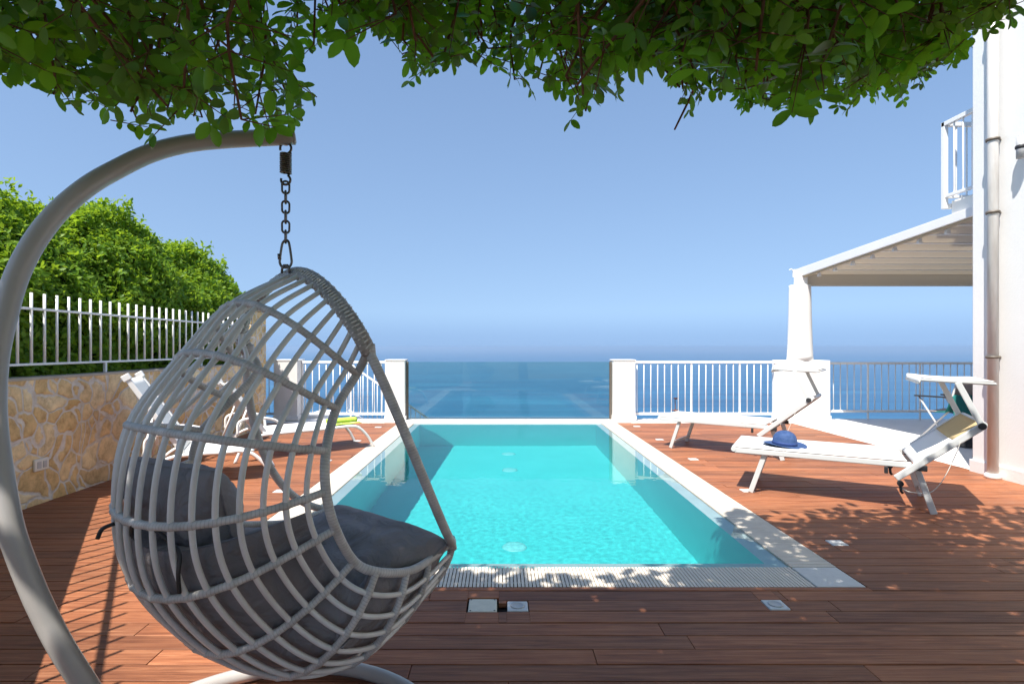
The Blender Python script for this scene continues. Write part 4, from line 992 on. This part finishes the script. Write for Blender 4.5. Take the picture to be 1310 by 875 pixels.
pbuild(twb, 'small_twigs', 'bark', tree)
# dried pods and a yellow leaf
LPd = [];
for cx_, cy_, n_ in ((258, 112, 26), (235, 122, 10), (262, 88, 8)):
    for k in range(n_): LPd.append(px(cx_ + rnd.gauss(0, 5), cy_ + rnd.gauss(0, 7), 1.72 + rnd.gauss(0, .02)))
n = len(LPd); LPd = np.array([tuple(p) for p in LPd]); l_ = nr.uniform(.02, .035, n)
add_leaf_arrays(LPd, nr.normal(size=(n, 3)) + np.array([0, 0, -1.0]), nr.normal(size=(n, 3)), l_, l_ * .5, .4, nr.uniform(0, .5, n), 'dry_pods', 'pod', tree, 3)
q = px(1186, 1, 1.5); add_leaf_arrays(np.array([tuple(q)]), np.array([[1., .1, -.15]]), np.array([[.0, -.9, .5]]), np.array([.06]), np.array([.036]), .15, np.array([.1]), 'yellow_leaf', 'yellow_leaf', tree, 5)

# ------------------------------------------------------------------ haze, light, camera
HAZE = 1.7e-4
b = MB(); b.box(-61000, 61000, -61000, 61000, -106, 9.0)
m = bpy.data.materials.new('haze_air'); m.use_nodes = True; nt = m.node_tree; nt.nodes.clear()
o_ = nt.nodes.new('ShaderNodeOutputMaterial'); pv = nt.nodes.new('ShaderNodeVolumePrincipled'); pv.inputs['Color'].default_value = (.46, .575, .71, 1); pv.inputs['Density'].default_value = HAZE; pv.inputs['Anisotropy'].default_value = .2
nt.links.new(pv.outputs[0], o_.inputs['Volume'])
if HAZE > 0:
    hzb = b.build('haze', m); tag(hzb, kind='stuff'); m.cycles.homogeneous_volume = True if hasattr(m.cycles, 'homogeneous_volume') else None

EL = R(60.3); SD = Vector((.576 * math.cos(EL), .817 * math.cos(EL), -math.sin(EL)))
l = bpy.data.lights.new('sun', 'SUN'); l.energy = 3.45; l.angle = R(.5); l.color = (1, .955, .88); l.cycles.is_caustics_light = True
lo = bpy.data.objects.new('sun', l); COL.objects.link(lo); lo.rotation_euler = SD.to_track_quat('-Z', 'Y').to_euler(); lo.location = (-4, -6, 12)
w = bpy.data.worlds.new('World'); sc.world = w; w.use_nodes = True; nt = w.node_tree
sk = nt.nodes.new('ShaderNodeTexSky'); sk.sky_type = 'NISHITA'; sk.sun_disc = False; sk.sun_elevation = EL; sk.sun_rotation = R(215.2); sk.air_density = 1.0; sk.dust_density = 1.0; sk.ozone_density = 2.3; sk.altitude = 100
tc = nt.nodes.new('ShaderNodeTexCoord'); ma = nt.nodes.new('ShaderNodeVectorMath'); ma.operation = 'MULTIPLY_ADD'; ma.inputs[1].default_value = (1, 1, .49); ma.inputs[2].default_value = (0, 0, .166)
mxv = nt.nodes.new('ShaderNodeVectorMath'); mxv.operation = 'MAXIMUM'; mxv.inputs[1].default_value = (-9, -9, .145)   # hazy summer sky: its lowest, whitest band lies behind the marine haze
nt.links.new(tc.outputs['Generated'], ma.inputs[0]); sx = nt.nodes.new('ShaderNodeSeparateXYZ'); nt.links.new(tc.outputs['Generated'], sx.inputs[0])
mr = nt.nodes.new('ShaderNodeMapRange'); mr.interpolation_type = 'SMOOTHSTEP'; mr.inputs['From Min'].default_value = .07; mr.inputs['From Max'].default_value = -.005; mr.inputs['To Min'].default_value = 0; mr.inputs['To Max'].default_value = .10   # the sea mist dims the lowest few degrees
nt.links.new(sx.outputs[2], mr.inputs['Value']); cz = nt.nodes.new('ShaderNodeCombineXYZ'); nt.links.new(mr.outputs[0], cz.inputs[2])
ad = nt.nodes.new('ShaderNodeVectorMath'); ad.operation = 'ADD'; nt.links.new(ma.outputs[0], ad.inputs[0]); nt.links.new(cz.outputs[0], ad.inputs[1])
nt.links.new(ad.outputs[0], mxv.inputs[0]); nt.links.new(mxv.outputs[0], sk.inputs[0])
nt.links.new(sk.outputs[0], nt.nodes['Background'].inputs[0]); nt.nodes['Background'].inputs[1].default_value = .074
cam = bpy.data.cameras.new('camera'); co = bpy.data.objects.new('camera', cam); COL.objects.link(co)
co.location = (0, 0, EYE); co.rotation_euler = (R(90), 0, 0); cam.sensor_width = 36; cam.lens = 36 * 700 / 1310
cam.shift_x = 14 / 1310; cam.shift_y = 6.5 / 1310; cam.clip_start = .05; cam.clip_end = 200000
sc.camera = co
vs = sc.view_settings; vs.view_transform = 'Standard'; vs.look = 'None'; vs.exposure = 1.36; vs.gamma = 1; vs.use_curve_mapping = False
sc.render.engine = 'CYCLES'; cy = sc.cycles
cy.use_denoising = True; cy.max_bounces = 10; cy.transparent_max_bounces = 12; cy.diffuse_bounces = 4; cy.glossy_bounces = 4; cy.transmission_bounces = 6; cy.volume_bounces = 1
cy.sample_clamp_indirect = 6; cy.caustics_refractive = True; cy.caustics_reflective = False; cy.blur_glossy = .5
